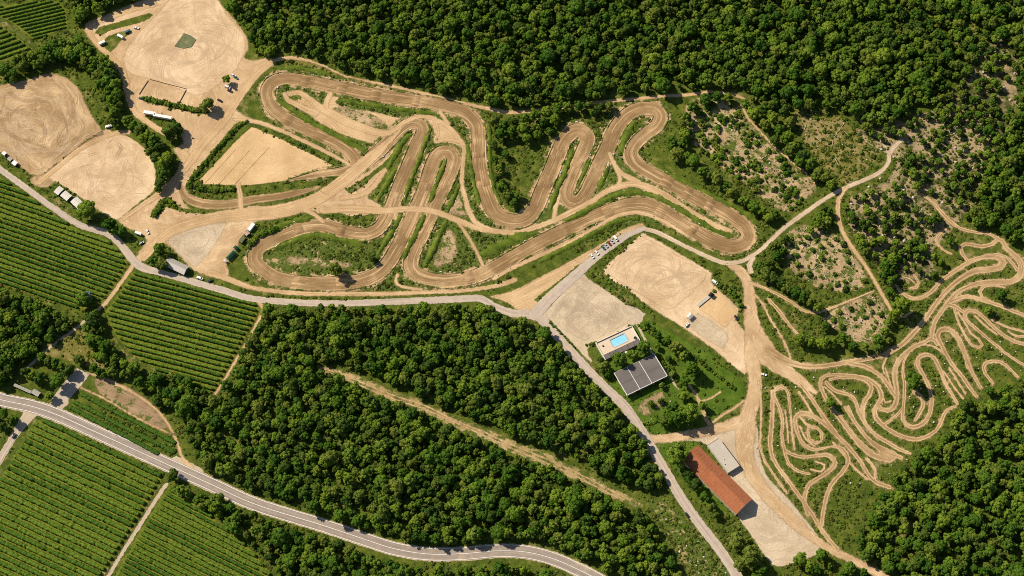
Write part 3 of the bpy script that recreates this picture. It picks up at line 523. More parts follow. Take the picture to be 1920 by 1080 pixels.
PATHS = [
 [(752, 241, 1.5), (738, 256, 4), (716, 277, 8), (690, 300, 12), (665, 322, 13), (635, 346, 13), (600, 370, 13), (560, 387, 14), (520, 397, 15), (480, 401, 14), (440, 404, 13), (400, 409, 12), (360, 419, 11), (330, 430, 11), (305, 446, 10), (285, 465, 9), (270, 482, 8)],
 [(600, 394, 8), (640, 392, 8), (680, 393, 8), (720, 395, 7), (760, 392, 6), (800, 394, 6), (830, 402, 6), (860, 414, 6), (890, 426, 6), (925, 433, 5.5), (960, 436, 5.5), (985, 432, 5.5), (1035, 415, 5.5), (1072, 397, 5.5), (1110, 377, 5.5), (1135, 360, 6), (1160, 350, 6.5), (1185, 345, 7), (1210, 350, 8), (1240, 364, 8), (1272, 383, 7), (1310, 407, 6.5), (1345, 425, 6), (1370, 433, 4)],
 [(1143, 288, 4), (1154, 312, 4.5), (1168, 327, 5), (1197, 342, 6)], [(1154, 312, 4), (1163, 335, 4), (1158, 348, 4)],
 [(1038, 415, 4), (1042, 388, 4.5), (1048, 366, 4)],
 [(812, 394, 3), (850, 410, 3), (868, 430, 3.2), (888, 462, 3), (906, 498, 3)],
 [(812, 222, 4), (840, 237, 4.5), (860, 260, 4.5), (870, 278, 4), (868, 310, 4), (866, 345, 4), (874, 377, 4.5), (880, 398, 5), (895, 420, 5), (925, 433, 5)],
 [(825, 210, 4), (840, 232, 4)], [(815, 226, 3.5), (821, 247, 3.5), (816, 266, 3), (838, 262, 3), (862, 266, 3.5)],
 [(560, 388, 4), (588, 402, 4), (605, 415, 4)], [(722, 318, 4), (702, 348, 5), (680, 365, 5), (640, 372, 5)],
 [(395, 512, 7), (425, 522, 6), (455, 534, 5), (485, 542, 4.5), (560, 550, 4.5), (640, 551, 4.5), (720, 551, 4.5), (800, 548, 4), (870, 545, 4), (930, 536, 4), (965, 525, 5)],
 [(925, 523, 3.5), (960, 503, 4), (1010, 480, 4), (1067, 453, 4), (1110, 430, 3.5), (1150, 408, 4), (1180, 399, 4.5), (1210, 401, 4), (1250, 418, 3.5), (1290, 443, 3)],
 [(745, 515, 3), (742, 528, 3), (755, 538, 3), (790, 543, 3)],
 [(545, 177, 5), (560, 173, 5), (578, 184, 6), (600, 202, 8), (625, 215, 9), (660, 232, 9), (700, 247, 8), (725, 250, 6), (745, 240, 5), (760, 228, 5), (790, 218, 4.5), (815, 222, 4.5)],
 [(620, 176, 5), (612, 192, 5), (612, 210, 6)], [(534, 177, 4), (540, 188, 4.5), (560, 198, 6), (590, 212, 8)],
 [(740, 395, 4), (747, 420, 4), (742, 430, 3)],
 [(440, 224, 4), (478, 228, 4.5), (520, 242, 4), (560, 260, 4), (600, 279, 3.8), (635, 297, 3.5), (655, 310, 3)], [(446, 344, 5), (450, 365, 5), (452, 394, 5)],
]
PL = np.concatenate([smooth_line([(*G(a, b_), h * MPP) for a, b_, h in ln_], False, 1.5) for ln_ in PATHS])
for sd in (-1, 1):                              # loose earth thrown up along the edges of the track
    E_ = TL[:, :2] + np.stack([-TD[:, 1], TD[:, 0]], 1) * (sd * (TL[:, 2] + .35))[:, None]
    dt = np.min(np.hypot(E_[:, None, 0] - TL[None, ::3, 0], E_[:, None, 1] - TL[None, ::3, 1]) - TL[None, ::3, 2], 1)
    dp = np.min(np.hypot(E_[:, None, 0] - PL[None, :, 0], E_[:, None, 1] - PL[None, :, 1]) - PL[None, :, 2], 1)
    ok = (dt > -.1) & (dp > .3); runs = np.split(np.arange(len(ok)), np.where(np.diff(ok.astype(int)) != 0)[0] + 1)
    for r_ in runs:
        if not ok[r_[0]] or len(r_) < 8: continue
        L_ = E_[r_]; nr = np.stack([-TD[r_, 1], TD[r_, 0]], 1); m_ = len(r_); tp = np.minimum(1, np.minimum(np.arange(m_), np.arange(m_)[::-1]) / 4.0)
        hh = (.35 + .35 * np.abs(np.sin(np.arange(m_) * .09 + sd)) + rng.normal(size=m_) * .08) * tp; pr = np.array([(-1.0, 0), (-.45, .75), (0, 1), (.5, .6), (1.1, 0)])
        off = pr[None, :, 0] * (.75 + rng.normal(size=(m_, 1)) * .08); z = .10 + pr[None, :, 1] * np.maximum(hh, .0)[:, None]
        V = np.stack([L_[:, None, 0] + nr[:, None, 0] * off, L_[:, None, 1] + nr[:, None, 1] * off, z], 2).reshape(-1, 3)
        i, j = np.meshgrid(np.arange(m_ - 1), np.arange(4), indexing='ij'); q = (i * 5 + j).ravel()
        link('berm', quads_mesh('berm', V, np.stack([q, q + 5, q + 6, q + 1], 1), M['berm'], {'e': np.tile([.1, 1, 2, 1, .1], m_), 'u': np.tile([-1., -.5, 0, .5, 1], m_), 's': np.repeat(np.arange(m_) * 1.0, 5)}, True), tk)
ribbon('dirt_path', PATHS, .14, M['path'], 'light tan paths crossing between the track hairpins', .7, 1.8)
ribbon('dirt_path', [[(72, 343, 5), (110, 312, 5), (150, 280, 5), (185, 262, 5), (215, 250, 5), (240, 248, 5)], [(232, 410, 4), (262, 388, 5), (295, 366, 6), (325, 340, 7), (355, 305, 8), (385, 265, 9), (420, 225, 9), (450, 180, 8), (480, 142, 7), (510, 117, 6)],
      [(168, 62, 5), (170, 48, 5), (200, 35, 5), (245, 20, 5), (290, 8, 5)], [(168, 62, 5), (185, 86, 5), (212, 110, 6), (232, 140, 6), (240, 175, 6), (252, 208, 6), (285, 235, 6), (320, 255, 5)]], .13, M['path'], 'light wheel-worn paths between the dirt lots', .7, 1.8)
ribbon('service_road', [[(1372, 497, 8), (1393, 514, 10), (1404, 540, 10), (1406, 570, 12), (1409, 600, 14), (1416, 630, 19), (1430, 655, 22), (1452, 680, 17), (1480, 700, 12), (1505, 718, 10), (1528, 735, 5)],
      [(1410, 630, 14), (1411, 680, 14), (1416, 710, 12), (1413, 745, 13), (1402, 780, 15), (1398, 810, 18), (1396, 840, 16), (1402, 870, 14), (1418, 900, 13), (1445, 935, 12), (1480, 970, 12), (1520, 1005, 8), (1560, 1032, 7), (1610, 1056, 7), (1680, 1095, 7)],
      [(1400, 785, 12), (1360, 800, 10), (1310, 812, 9), (1250, 822, 8), (1215, 822, 7)]], .13, M['yard'], 'wide pale service road forking towards the winding trails', .9, 2.0)
TRAILS = [
 [(1449, 735, 4), (1448, 769, 4.5), (1446, 804, 4.5), (1444, 831, 4.5), (1449, 858, 4), (1462, 880, 4), (1478, 902, 4), (1495, 925, 4), (1520, 960, 4), (1545, 1000, 4), (1570, 1030, 4)],
 [(1453, 750, 3), (1451, 735, 3.5), (1457, 727, 3.5), (1464, 724, 3.5), (1474, 730, 3), (1479, 744, 2.8), (1482, 773, 2.6), (1484, 795, 2), (1486, 818, 2.4), (1490, 842, 2)],
 [(1453, 747, 3), (1462, 767, 3.5), (1467, 791, 3.5), (1466, 813, 3.5), (1470, 840, 3.5), (1480, 850, 3.5), (1504, 857, 3.5), (1527, 855, 3.5), (1549, 853, 4.2), (1562, 860, 5), (1566, 869, 4.5), (1558, 880, 4.5), (1540, 893, 4), (1522, 904, 4), (1513, 915, 4), (1508, 940, 4), (1515, 965, 4)],
 [(1469, 835, 3), (1473, 855, 3), (1482, 873, 3), (1498, 884, 3), (1518, 889, 2.5)],
 [(1422, 715, 2), (1427, 753, 2), (1426, 813, 2), (1424, 835, 2.5), (1433, 862, 2.5), (1444, 880, 2.5), (1458, 900, 2.5), (1475, 925, 2.5)],
 [(1491, 784, 4), (1502, 775, 5), (1520, 778, 5), (1538, 789, 4.5), (1556, 804, 4.5), (1573, 820, 4.5), (1589, 836, 4.5), (1604, 853, 4), (1618, 873, 4), (1629, 891, 4), (1642, 904, 4), (1668, 914, 4)],
 [(1502, 722, 4), (1520, 745, 4), (1536, 769, 4), (1549, 789, 4), (1566, 810, 4)],
 [(1491, 784, 4), (1493, 804, 4), (1502, 827, 4), (1516, 840, 4), (1531, 843, 3.5), (1549, 839, 2), (1564, 837, 2.5), (1580, 842, 4), (1590, 858, 4), (1587, 873, 4), (1576, 889, 4), (1562, 904, 4), (1553, 920, 4), (1545, 950, 4), (1540, 985, 4)],
 [(1520, 800, 3), (1531, 802, 3), (1541, 813, 3.2), (1540, 824, 3.2), (1529, 831, 3.2), (1518, 824, 3.2), (1515, 811, 3), (1516, 801, 2.5)], [(1500, 782, 2.5), (1512, 795, 2.5), (1524, 801, 2.5)],
 [(1598, 818, 4), (1580, 793, 4), (1562, 769, 4), (1547, 744, 4), (1539, 724, 4), (1540, 711, 4), (1549, 704, 3.5), (1576, 703, 3.5), (1609, 706, 4), (1631, 713, 4.5), (1647, 727, 4.5), (1653, 744, 4.5), (1646, 758, 4.5), (1640, 768, 4.5), (1643, 784, 5), (1656, 798, 4.5), (1674, 810, 4.5), (1696, 820, 4.5), (1718, 824, 4.5), (1737, 819, 4), (1754, 808, 3.5), (1763, 795, 3.5), (1769, 779, 3.5), (1778, 767, 3), (1791, 763, 3)],
 [(1598, 818, 4), (1620, 842, 5), (1642, 856, 6), (1668, 863, 5)],
 [(1549, 717, 3.5), (1558, 727, 4), (1571, 735, 4), (1589, 739, 3.5), (1602, 749, 3.5), (1609, 769, 4), (1618, 787, 4)], [(1545, 725, 2), (1560, 738, 2), (1577, 758, 2)],
 [(1556, 712, 3), (1575, 708, 3), (1598, 708, 3.5), (1620, 712, 4), (1633, 723, 4.5), (1631, 738, 4.5), (1621, 753, 4.5), (1617, 773, 4.5), (1622, 793, 4), (1640, 814, 4), (1665, 830, 4), (1687, 843, 3.5), (1706, 850, 3)],
 [(1584, 764, 3), (1598, 784, 3.5), (1616, 809, 4), (1633, 829, 4), (1656, 845, 5), (1690, 858, 4)],
 [(1440, 657, 9), (1462, 670, 8), (1485, 681, 6.5), (1510, 687, 5.5), (1540, 687, 5), (1590, 679, 5), (1640, 670, 5), (1665, 662, 5), (1692, 645, 5), (1715, 622, 5), (1735, 598, 5), (1761, 562, 5), (1786, 535, 5), (1810, 517, 6), (1830, 508, 6.5), (1858, 505, 6.5), (1876, 500, 7), (1881, 492, 7), (1876, 485, 6), (1859, 481, 5.5), (1841, 483, 5), (1818, 491, 5), (1794, 506, 4.5), (1768, 524, 4), (1747, 546, 4), (1731, 557, 4), (1715, 560, 4), (1700, 555, 4), (1688, 546, 3), (1681, 536, 2.5)],
 [(1814, 489, 3.5), (1804, 475, 4), (1801, 464, 4), (1808, 458, 4), (1823, 459, 4), (1841, 462, 4), (1859, 458, 4), (1872, 449, 4.5), (1880, 453, 5), (1886, 465, 5), (1900, 477, 6), (1911, 488, 7), (1916, 502, 7), (1911, 518, 7), (1899, 527, 6), (1884, 529, 6), (1859, 529, 6), (1833, 532, 5.5), (1810, 540, 5), (1794, 550, 5), (1778, 567, 5.5), (1766, 583, 4.5), (1753, 603, 4.5), (1748, 622, 5), (1746, 634, 4.5), (1737, 640, 4.5), (1718, 648, 4.5), (1707, 655, 4.5), (1695, 666, 5), (1685, 676, 5), (1679, 690, 5), (1678, 710, 5), (1681, 730, 5), (1681, 749, 5), (1675, 764, 5), (1664, 770, 4.5), (1652, 767, 4.5), (1645, 757, 3.5)],
 [(1856, 478, 2), (1870, 477, 3), (1886, 482, 3), (1898, 493, 3.5), (1907, 506, 4)],
 [(1778, 567, 4), (1794, 561, 4.5), (1812, 556, 4.5), (1831, 559, 4.5), (1849, 565, 4.5), (1874, 573, 4), (1904, 585, 4), (1930, 594, 4), (1990, 615, 4)],
 [(1884, 539, 2), (1859, 535, 3), (1843, 538, 3.5), (1837, 547, 3.5), (1841, 557, 3.5), (1850, 565, 3.5)],
 [(1744, 636, 4), (1752, 638, 4), (1757, 645, 4)],
 [(1831, 743, 3.5), (1818, 727, 4), (1804, 706, 4), (1787, 686, 4), (1774, 664, 4), (1763, 642, 4.5), (1757, 629, 5), (1762, 620, 5), (1774, 617, 5.5), (1787, 623, 5.5), (1798, 638, 5.5), (1807, 658, 5), (1815, 679, 4.5), (1824, 701, 4), (1838, 726, 3.5)],
 [(1800, 645, 2.5), (1809, 670, 2.5), (1814, 690, 2.5)],
 [(1590, 680, 3.5), (1604, 684, 4.5), (1619, 686, 4.5), (1637, 695, 4.5), (1652, 706, 4.5), (1665, 723, 4.5), (1678, 742, 4.5)],
 [(1704, 662, 2), (1695, 678, 2.5), (1693, 697, 3), (1696, 719, 3.5), (1695, 749, 3), (1693, 771, 3.5), (1693, 788, 3.5), (1700, 797, 4), (1713, 801, 4.5), (1730, 795, 4.5), (1741, 780, 4.5), (1746, 760, 4.5), (1746, 741, 4), (1739, 719, 4), (1730, 701, 4), (1721, 685, 4.5), (1722, 672, 4.5), (1733, 665, 4.5), (1746, 667, 4), (1756, 679, 4), (1765, 699, 4), (1771, 716, 4), (1780, 732, 3.5), (1795, 757, 3)],
 [(1704, 662, 2), (1712, 652, 2), (1728, 647, 2), (1746, 648, 2), (1761, 656, 2.5), (1776, 669, 2.5)],
 [(1930, 647, 4), (1904, 641, 4), (1887, 632, 4), (1872, 621, 4), (1857, 608, 4), (1841, 592, 4), (1827, 583, 4), (1816, 582, 4), (1809, 588, 4), (1813, 601, 3.5), (1830, 616, 3.5), (1848, 632, 3), (1867, 647, 3), (1885, 662, 3), (1904, 675, 3), (1930, 690, 3)],
 [(1828, 592, 2), (1846, 610, 2.2), (1868, 626, 2.5)],
 [(1789, 578, 3), (1796, 602, 2.5), (1805, 621, 2.5), (1815, 638, 3), (1824, 648, 3), (1835, 652, 3), (1841, 646, 3), (1835, 636, 2.5), (1820, 625, 2.2), (1811, 608, 2.2), (1796, 586, 2.5)], [(1776, 571, 4), (1790, 574, 4), (1806, 585, 3.5)],
 [(1861, 718, 3), (1848, 701, 3.2), (1844, 688, 3.5), (1852, 679, 3.5), (1863, 677, 3.5), (1878, 680, 3.5), (1893, 692, 3), (1911, 710, 3)],
 [(1890, 621, 2), (1904, 630, 2.5), (1930, 631, 4)],
 [(1714, 516, 2.5), (1722, 530, 3), (1718, 539, 3), (1706, 541, 3)], [(1692, 519, 1.5), (1706, 523, 1.5), (1717, 533, 1.5)],
 [(1680, 594, 2.5), (1696, 594, 2.5), (1710, 584, 2)], [(1773, 429, 3), (1762, 438, 3), (1755, 450, 2.5), (1762, 463, 2.5), (1776, 473, 2.5), (1784, 476, 2.5)],
 [(1722, 362, 3), (1745, 376, 3), (1767, 400, 4), (1782, 415, 4), (1800, 428, 3.5), (1831, 436, 3.5), (1850, 437, 3), (1870, 446, 4)],
 [(1405, 530, 3), (1440, 543, 3), (1477, 562, 3), (1505, 581, 3), (1527, 586, 3), (1552, 580, 2.5), (1590, 565, 2), (1640, 545, 1.5)],
 [(1655, 798, 3), (1670, 788, 3), (1685, 775, 3), (1693, 762, 2.5)], [(1661, 705, 1.5), (1655, 690, 2), (1663, 668, 2)], [(1625, 860, 3), (1640, 880, 3), (1640, 905, 2)], [(1654, 850, 7), (1672, 858, 7)],
 [(1498, 735, 2), (1513, 758, 2.2), (1522, 775, 2.5)], [(1590, 762, 2.5), (1604, 792, 3), (1624, 818, 3), (1648, 836, 3), (1680, 850, 2.5)], [(1574, 776, 2.2), (1591, 801, 2.6), (1611, 827, 3), (1636, 848, 3)], [(1660, 690, 1.6), (1667, 712, 1.8), (1674, 733, 2)], [(1714, 735, 4), (1727, 745, 4.5), (1731, 760, 4), (1722, 778, 3.5), (1716, 788, 3)],
 [(1562, 830, 2.2), (1582, 852, 2.5), (1602, 878, 2.5), (1626, 898, 2.5)], [(1472, 770, 1.6), (1476, 800, 1.8), (1478, 830, 1.8)], [(1500, 800, 1.8), (1510, 822, 2), (1526, 836, 2)], [(1530, 866, 2), (1546, 872, 2), (1540, 884, 2), (1520, 880, 1.8)], [(1655, 742, 1.8), (1660, 755, 2), (1670, 752, 2)], [(1780, 690, 2), (1796, 716, 2.2), (1810, 738, 2.2)], [(1860, 600, 2.2), (1885, 612, 2.5), (1920, 622, 2.5)], [(1760, 690, 2), (1772, 700, 2), (1786, 722, 2), (1806, 748, 2)],
 [(1415, 552, 2), (1430, 570, 2), (1445, 600, 2), (1470, 640, 2), (1482, 672, 2)], [(1440, 560, 2.5), (1462, 585, 4), (1482, 612, 3), (1500, 630, 2)],
]
ribbon('dirt_trail', TRAILS, .15, M['trail'], 'narrow dirt trails looping across the grass beside the lower right wood', .5, 1.6, wscale=1.0)
ribbon('trail_verge', TRAILS, .118, M['worn'], 'worn sandy verge along the winding trails', .8, 2.6, block=None, wscale=1.25)

M['gpath'] = dirt('pale_gravel_track', (.42, .32, .225), (.55, .44, .325), (.68, .57, .44), .9, .012, .6, .4, 1.0, .45)
# gravel and farm paths
ribbon('gravel_path', [[(1207, 429, 4.2), (1235, 437, 4.5), (1285, 462, 4), (1335, 485, 4.5), (1360, 493, 4.5), (1390, 490, 4.2), (1422, 472, 3.8), (1440, 456, 4), (1472, 426, 4.2), (1515, 395, 4.5), (1552, 370, 4), (1590, 350, 4.2), (1627, 335, 4), (1652, 321, 4), (1666, 304, 3.8), (1667, 291, 4), (1677, 275, 4), (1692, 262, 3)],
      [(1408, 510, 5), (1405, 498, 5), (1412, 484, 4)]], .155, M['gpath'], 'pale gravel path round the end hairpin into the wood', .7, 1.6)
ribbon('gravel_path', [[(1588, 351, 3.5), (1574, 370, 4), (1571, 400, 4), (1580, 435, 4), (1600, 467, 4), (1620, 495, 3.5), (1637, 522, 3.5), (1650, 545, 3.5), (1672, 584, 3)]], .16, M['path'], 'side path running down beside the right wood', .7, 1.6)
ribbon('gravel_path', [[(510, 114, 4), (540, 109, 4), (575, 113, 3), (610, 125, 2), (640, 140, 2), (665, 147, 2), (755, 166, 3), (830, 184, 3), (880, 196, 3.5), (930, 207, 4), (960, 211, 4), (1022, 205, 3.5), (1075, 199, 3.5), (1120, 192, 3.5), (1185, 186, 3.5), (1247, 180, 3.5), (1285, 179, 3.5), (1310, 175, 3), (1335, 172, 3), (1370, 177, 3), (1395, 186, 3), (1393, 200, 2.5), (1402, 220, 2.5), (1417, 237, 2.5), (1435, 257, 2), (1447, 270, 2), (1477, 297, 2), (1505, 320, 2), (1527, 343, 2)]], .155, M['path'], 'narrow path along the lower edge of the top forest', .7, 1.4)
ribbon('forest_ride', [[(598, 689, 4), (640, 703, 8), (690, 724, 10), (740, 744, 10), (800, 765, 10), (850, 790, 10), (900, 810, 11), (960, 838, 11), (1010, 856, 11), (1060, 880, 11), (1110, 905, 10), (1160, 930, 8), (1200, 950, 6)]], .04, M['ride'], 'dry grassy ride cut through the middle wood', .9, 4)
ribbon('wheel_ruts', [[(600, 690, 1), (640, 701, 1.2), (690, 722, 1.2), (740, 742, 1.4), (800, 762, 1.4), (850, 787, 1.4), (900, 807, 1.2), (960, 834, 1.2), (1060, 876, 1.2), (1160, 927, 1.2)], [(600, 694, 1), (640, 707, 1.2), (690, 729, 1.2), (740, 749, 1.4), (800, 769, 1.2), (900, 813, 1.2), (960, 841, 1.2), (1060, 884, 1.2), (1160, 934, 1)]], .06, M['path'], 'pale wheel ruts along the ride through the wood', .5, 1.0)
ribbon('farm_path', [[(248, 500, 4), (228, 528, 3.5), (200, 566, 3.5), (185, 580, 3.5)]], .06, M['path'], 'pale farm path between the two upper vineyards', .6, 1.2)
ribbon('farm_path', [[(482, 565, 3), (494, 578, 3), (488, 594, 3), (470, 628, 2.5), (440, 680, 2.5), (415, 722, 2.5), (398, 748, 2.5)]], .06, M['path'], 'farm path between the four-sided vineyard and the middle wood', .6, 1.2)
ribbon('farm_path', [[(192, 582, 2), (200, 605, 2), (212, 635, 2), (236, 662, 2.5), (275, 687, 2.5), (300, 696, 2)]], .06, M['dry_strip'], 'brown edge path below the four-sided vineyard', .6, 1.2)
ribbon('farm_path', [[(312, 908, 3.5), (290, 940, 3.5), (262, 985, 3.5), (230, 1035, 3.5), (203, 1080, 3.5), (170, 1135, 3.5)]], .06, M['shoulder'], 'pale concrete farm track between the two lower vineyards', .6, 1.0)
ribbon('farm_path', [[(299, 908, 1.8), (275, 948, 2), (240, 1003, 2), (215, 1045, 2), (193, 1082, 2), (165, 1128, 2)]], .06, M['dry_strip'], 'narrow grassy rut beside the concrete farm track', .6, 1.0)
ribbon('farm_path', [[(66, 786, 2), (45, 820, 2.5), (20, 860, 2.5), (0, 890, 2.5), (-30, 935, 2.5)]], .06, M['dry_strip'], 'earth path at the upper left edge of the big lower vineyard', .6, 1.0)
ribbon('farm_path', [[(166, 700, 2), (200, 712, 2.2), (250, 737, 2.2), (290, 765, 2.2), (315, 795, 2.5), (332, 830, 2.5), (342, 858, 3), (358, 878, 5)]], .06, M['path'], 'curved farm path round the ploughed strip', .6, 1.2)
ribbon('farm_path', [[(152, 727, 1.5), (200, 750, 1.5), (260, 785, 1.6), (300, 805, 1.8), (328, 815, 1.5)]], .06, M['path'], 'straight footpath below the ploughed strip', .6, 1.0)
ribbon('farm_path', [[(-40, 12, 3), (0, 36, 3), (30, 60, 3), (66, 88, 3)]], .06, M['dry_strip'], 'diagonal farm path between the small upper vineyards', .6, 1.5)
ribbon('farm_path', [[(158, 602, 2.5), (140, 618, 2.5), (110, 638, 2.5), (84, 660, 2.5), (40, 700, 3)]], .06, M['shoulder'], 'pale footpath at the edge of the left wood', .6, 1.0)

# roads
ROAD = [(-160, 700, 12), (-80, 724, 12), (0, 749, 12), (60, 762, 12), (110, 779, 12), (175, 808, 12), (250, 842, 12), (325, 876, 12), (400, 910, 12), (480, 946, 11.5), (605, 985, 11.5), (680, 1010, 11.5), (740, 1029, 11.5), (805, 1039, 11.5), (870, 1038, 11.5), (930, 1033, 11.5), (985, 1035, 11.5), (1035, 1047, 11.5), (1080, 1066, 11.5), (1130, 1092, 11.5), (1200, 1140, 11.5)]
ribbon('road_shoulder', [ROAD, [(60, 770, 12), (42, 795, 8), (25, 820, 6), (0, 860, 6), (-40, 925, 6)], [(100, 765, 10), (115, 752, 12)], [(330, 862, 6), (350, 874, 8), (372, 886, 8)]], .045, M['shoulder'], 'pale gravel shoulder of the main road', .9, 1.6, wscale=1.14)
rd = ribbon('road', [ROAD], .16, M['asphalt'], 'grey two-lane main road crossing the lower part', .8, .8)
for off, wd in ((0, .17), (4.25, .19), (-4.25, .19)): line_strip('road_marking', ROAD, off, wd, .185, M['line'], rd)
ribbon('lane', [[(42, 792, 4.5), (25, 820, 4.5), (0, 860, 4.5), (-40, 925, 4.5)]], .165, M['lane'], 'narrow paved side lane leaving the main road', .7, .8)
LANE = [(-80, 255, 6), (0, 317, 6), (52, 355, 6), (100, 390, 6), (150, 422, 6), (200, 437, 7), (225, 457, 7), (250, 488, 8), (268, 502, 8), (300, 511, 6.5), (350, 525, 6.5), (420, 545, 6.5), (480, 561, 6.5), (605, 569, 6.5), (730, 566, 6.5), (855, 561, 7), (900, 560, 7), (928, 575, 7), (960, 587, 8), (1000, 591, 9), (1022, 605, 9), (1060, 647, 8.5), (1097, 688, 8.5), (1135, 727, 8.5), (1172, 763, 9), (1203, 808, 9), (1225, 845, 8.5), (1250, 887, 8.5), (1275, 930, 9), (1310, 980, 9), (1350, 1032, 9), (1382, 1080, 9), (1425, 1145, 9)]
ln = ribbon('lane', [LANE], .16, M['lane'], 'pale paved lane running past the vineyards, wood and pool', .8, 1.0)
ribbon('lane', [[(1003, 590, 12), (1030, 560, 11), (1060, 533, 10), (1090, 506, 9), (1122, 478, 8), (1160, 451, 7), (1185, 437, 5.5), (1207, 429, 5)]], .165, M['lane'], 'grey lane climbing past the parked cars', .8, 1.0)
ribbon('lane', [[(1196, 604, 5), (1200, 592, 7), (1185, 580, 8)], [(1192, 604, 2), (1205, 628, 2), (1222, 660, 2), (1250, 700, 1.6), (1272, 730, 1.6)]], .11, M['shoulder'], 'narrow garden walk beside the pool terrace', .7, 1.0)
ribbon('garden_path', [[(1292, 722, 2.5), (1306, 742, 3), (1316, 765, 3.5), (1326, 790, 4), (1338, 803, 4)], [(1312, 752, 1.8), (1330, 748, 1.8), (1350, 735, 1.5)], [(1332, 796, 2.5), (1352, 780, 2.5), (1378, 764, 2.5), (1394, 752, 2.5)]], .112, M['path'], 'brown garden path winding down to the forked yard', .6, 1.2)
ribbon('footpath', [[(1668, 290, 2.5), (1655, 268, 2.2), (1640, 252, 2), (1622, 236, 2), (1604, 214, 1.8), (1592, 203, 1.5)]], .157, M['gpath'], 'thin footpath climbing past the olive meadow', .6, 1.2, block=None)

# ================================================================== PLANTS
def ico(sub):
    bm = bmesh.new(); bmesh.ops.create_icosphere(bm, subdivisions=sub, radius=1.0)
    V = np.array([v.co[:] for v in bm.verts]); F = np.array([[v.index for v in f.verts] for f in bm.faces]); bm.free(); return V, F
ICO1, ICO2 = ico(2), ico(3)
def lumpy(c, r, amp, r_, which=ICO1, squash=.85):
    V, F = which; k = r_.normal(size=(5, 3)) * 2.6; ph = r_.uniform(0, 6.28, 5)
    d = sum(np.sin(V @ k[i] + ph[i]) for i in range(5)) / 5
    return V * (r * (1 + amp * d + amp * .5 * r_.normal(size=len(V))))[:, None] * [1, 1, squash] + c, F
def crown_mesh(name, seed, Rr, Hh, nclump, nleaf, mat, leafsize=.55, low=-.25, base=0.0, clump=(.18, .34)):
    """crown of many leafy clumps round a hollow centre; outline broken by single leaf sprays"""
    r_ = np.random.default_rng(seed); Vs, Fs, n = [], [], 0
    lob = r_.uniform(.62, 1.22, 7)
    for i in range(nclump):
        z = 1 - (i + .5) / nclump * (1 - low); a = i * 2.39996 + r_.uniform(-.5, .5)
        q = math.sqrt(max(0, 1 - z * z)); rad = r_.uniform(.52, .92) * lob[int((a % 6.283) / 6.283 * 7) % 7]
        c = np.array([q * math.cos(a) * Rr * rad, q * math.sin(a) * Rr * rad, base + (z * rad) * Hh])
        cr = Rr * r_.uniform(*clump)
        V, F = lumpy(c, cr, .22, r_, ICO1); Vs.append(V); Fs.append(F + n); n += len(V)
        m = nleaf // nclump
        d = r_.normal(size=(m, 3)); d[:, 2] += .35; d /= np.linalg.norm(d, axis=1)[:, None]
        p = c + d * (cr * r_.uniform(.92, 1.28, m))[:, None] * [1, 1, .9]
        nn = d + r_.normal(size=(m, 3)) * .55; nn /= np.linalg.norm(nn, axis=1)[:, None]
        t = np.cross(nn, r_.normal(size=(m, 3))); t /= np.linalg.norm(t, axis=1)[:, None]; b_ = np.cross(nn, t)
        sz = leafsize * r_.uniform(.6, 1.3, m)[:, None]
        q4 = np.stack([p - t * sz * .5, p + b_ * sz * .33, p + t * sz * .6, p - b_ * sz * .33], 1).reshape(-1, 3)
        f4 = np.arange(4 * m).reshape(-1, 4)
        Vs.append(q4); Fs.append(np.concatenate([f4[:, [0, 1, 2]], f4[:, [0, 2, 3]]]) + n); n += len(q4)
    V, F = lumpy(np.array([0, 0, base]), Rr * .62, .15, r_, ICO1, Hh / Rr); Vs.append(V); Fs.append(F + n)
    return quads_mesh(name, np.concatenate(Vs), np.concatenate(Fs), mat)
def trunk_mesh(name, seed, h, r0, limbs=5):
    r_ = random.Random(seed); bm = bmesh.new()
    def limb(a, b_, ra, rb, n=6):
        a, b_ = Vector(a), Vector(b_); q = (b_ - a).to_track_quat('Z', 'Y'); rings = []
        for t in (0, .5, 1):
            p = a.lerp(b_, t) + (Vector((r_.uniform(-.1, .1), r_.uniform(-.1, .1), 0)) if t == .5 else Vector())
            rr = ra + (rb - ra) * t
            rings.append([bm.verts.new(p + q @ Vector((math.cos(k * 6.2832 / n) * rr, math.sin(k * 6.2832 / n) * rr, 0))) for k in range(n)])
        for i in range(2):
            for k in range(n): bm.faces.new((rings[i][k], rings[i][(k + 1) % n], rings[i + 1][(k + 1) % n], rings[i + 1][k]))
        bm.faces.new(rings[-1])
    limb((0, 0, -.1), (r_.uniform(-.2, .2), r_.uniform(-.2, .2), h), r0, r0 * .55)
    for k in range(limbs):
        a = k * 6.2832 / limbs + r_.uniform(-.4, .4); z = h * r_.uniform(.55, .95)
        limb((0, 0, z), (math.cos(a) * h * .5, math.sin(a) * h * .5, z + h * r_.uniform(.3, .55)), r0 * .45, r0 * .12, 5)
    me = bpy.data.meshes.new(name); bm.to_mesh(me); bm.free(); me.materials.append(M['bark']); return me
NV = 8
CROWNS = []; TRUNKS = []
for k in range(NV):
    r1 = 4.0 * (0.92 + .05 * (k % 4)); CROWNS.append(crown_mesh('crown', 100 + k, r1, 4.0 + .35 * (k % 3), 30 + 4 * (k % 4), 1800, M['leaf'] if k % 3 else M['leaf_olive'], .75, -.35, 5.6 + .3 * (k % 3)))
    TRUNKS.append(trunk_mesh('trunk', 50 + k, 4.2, .28))
CROWNS_L = [crown_mesh('crown', 300 + k, 3.9, 3.9, 26, 1500, M['leaf_light'], .7, -.4, 5.2) for k in range(3)]
CROWN_B = crown_mesh('crown', 333, 3.6, 4.4, 26, 1700, M['leaf_blue'], .65, -.5, 5.0)
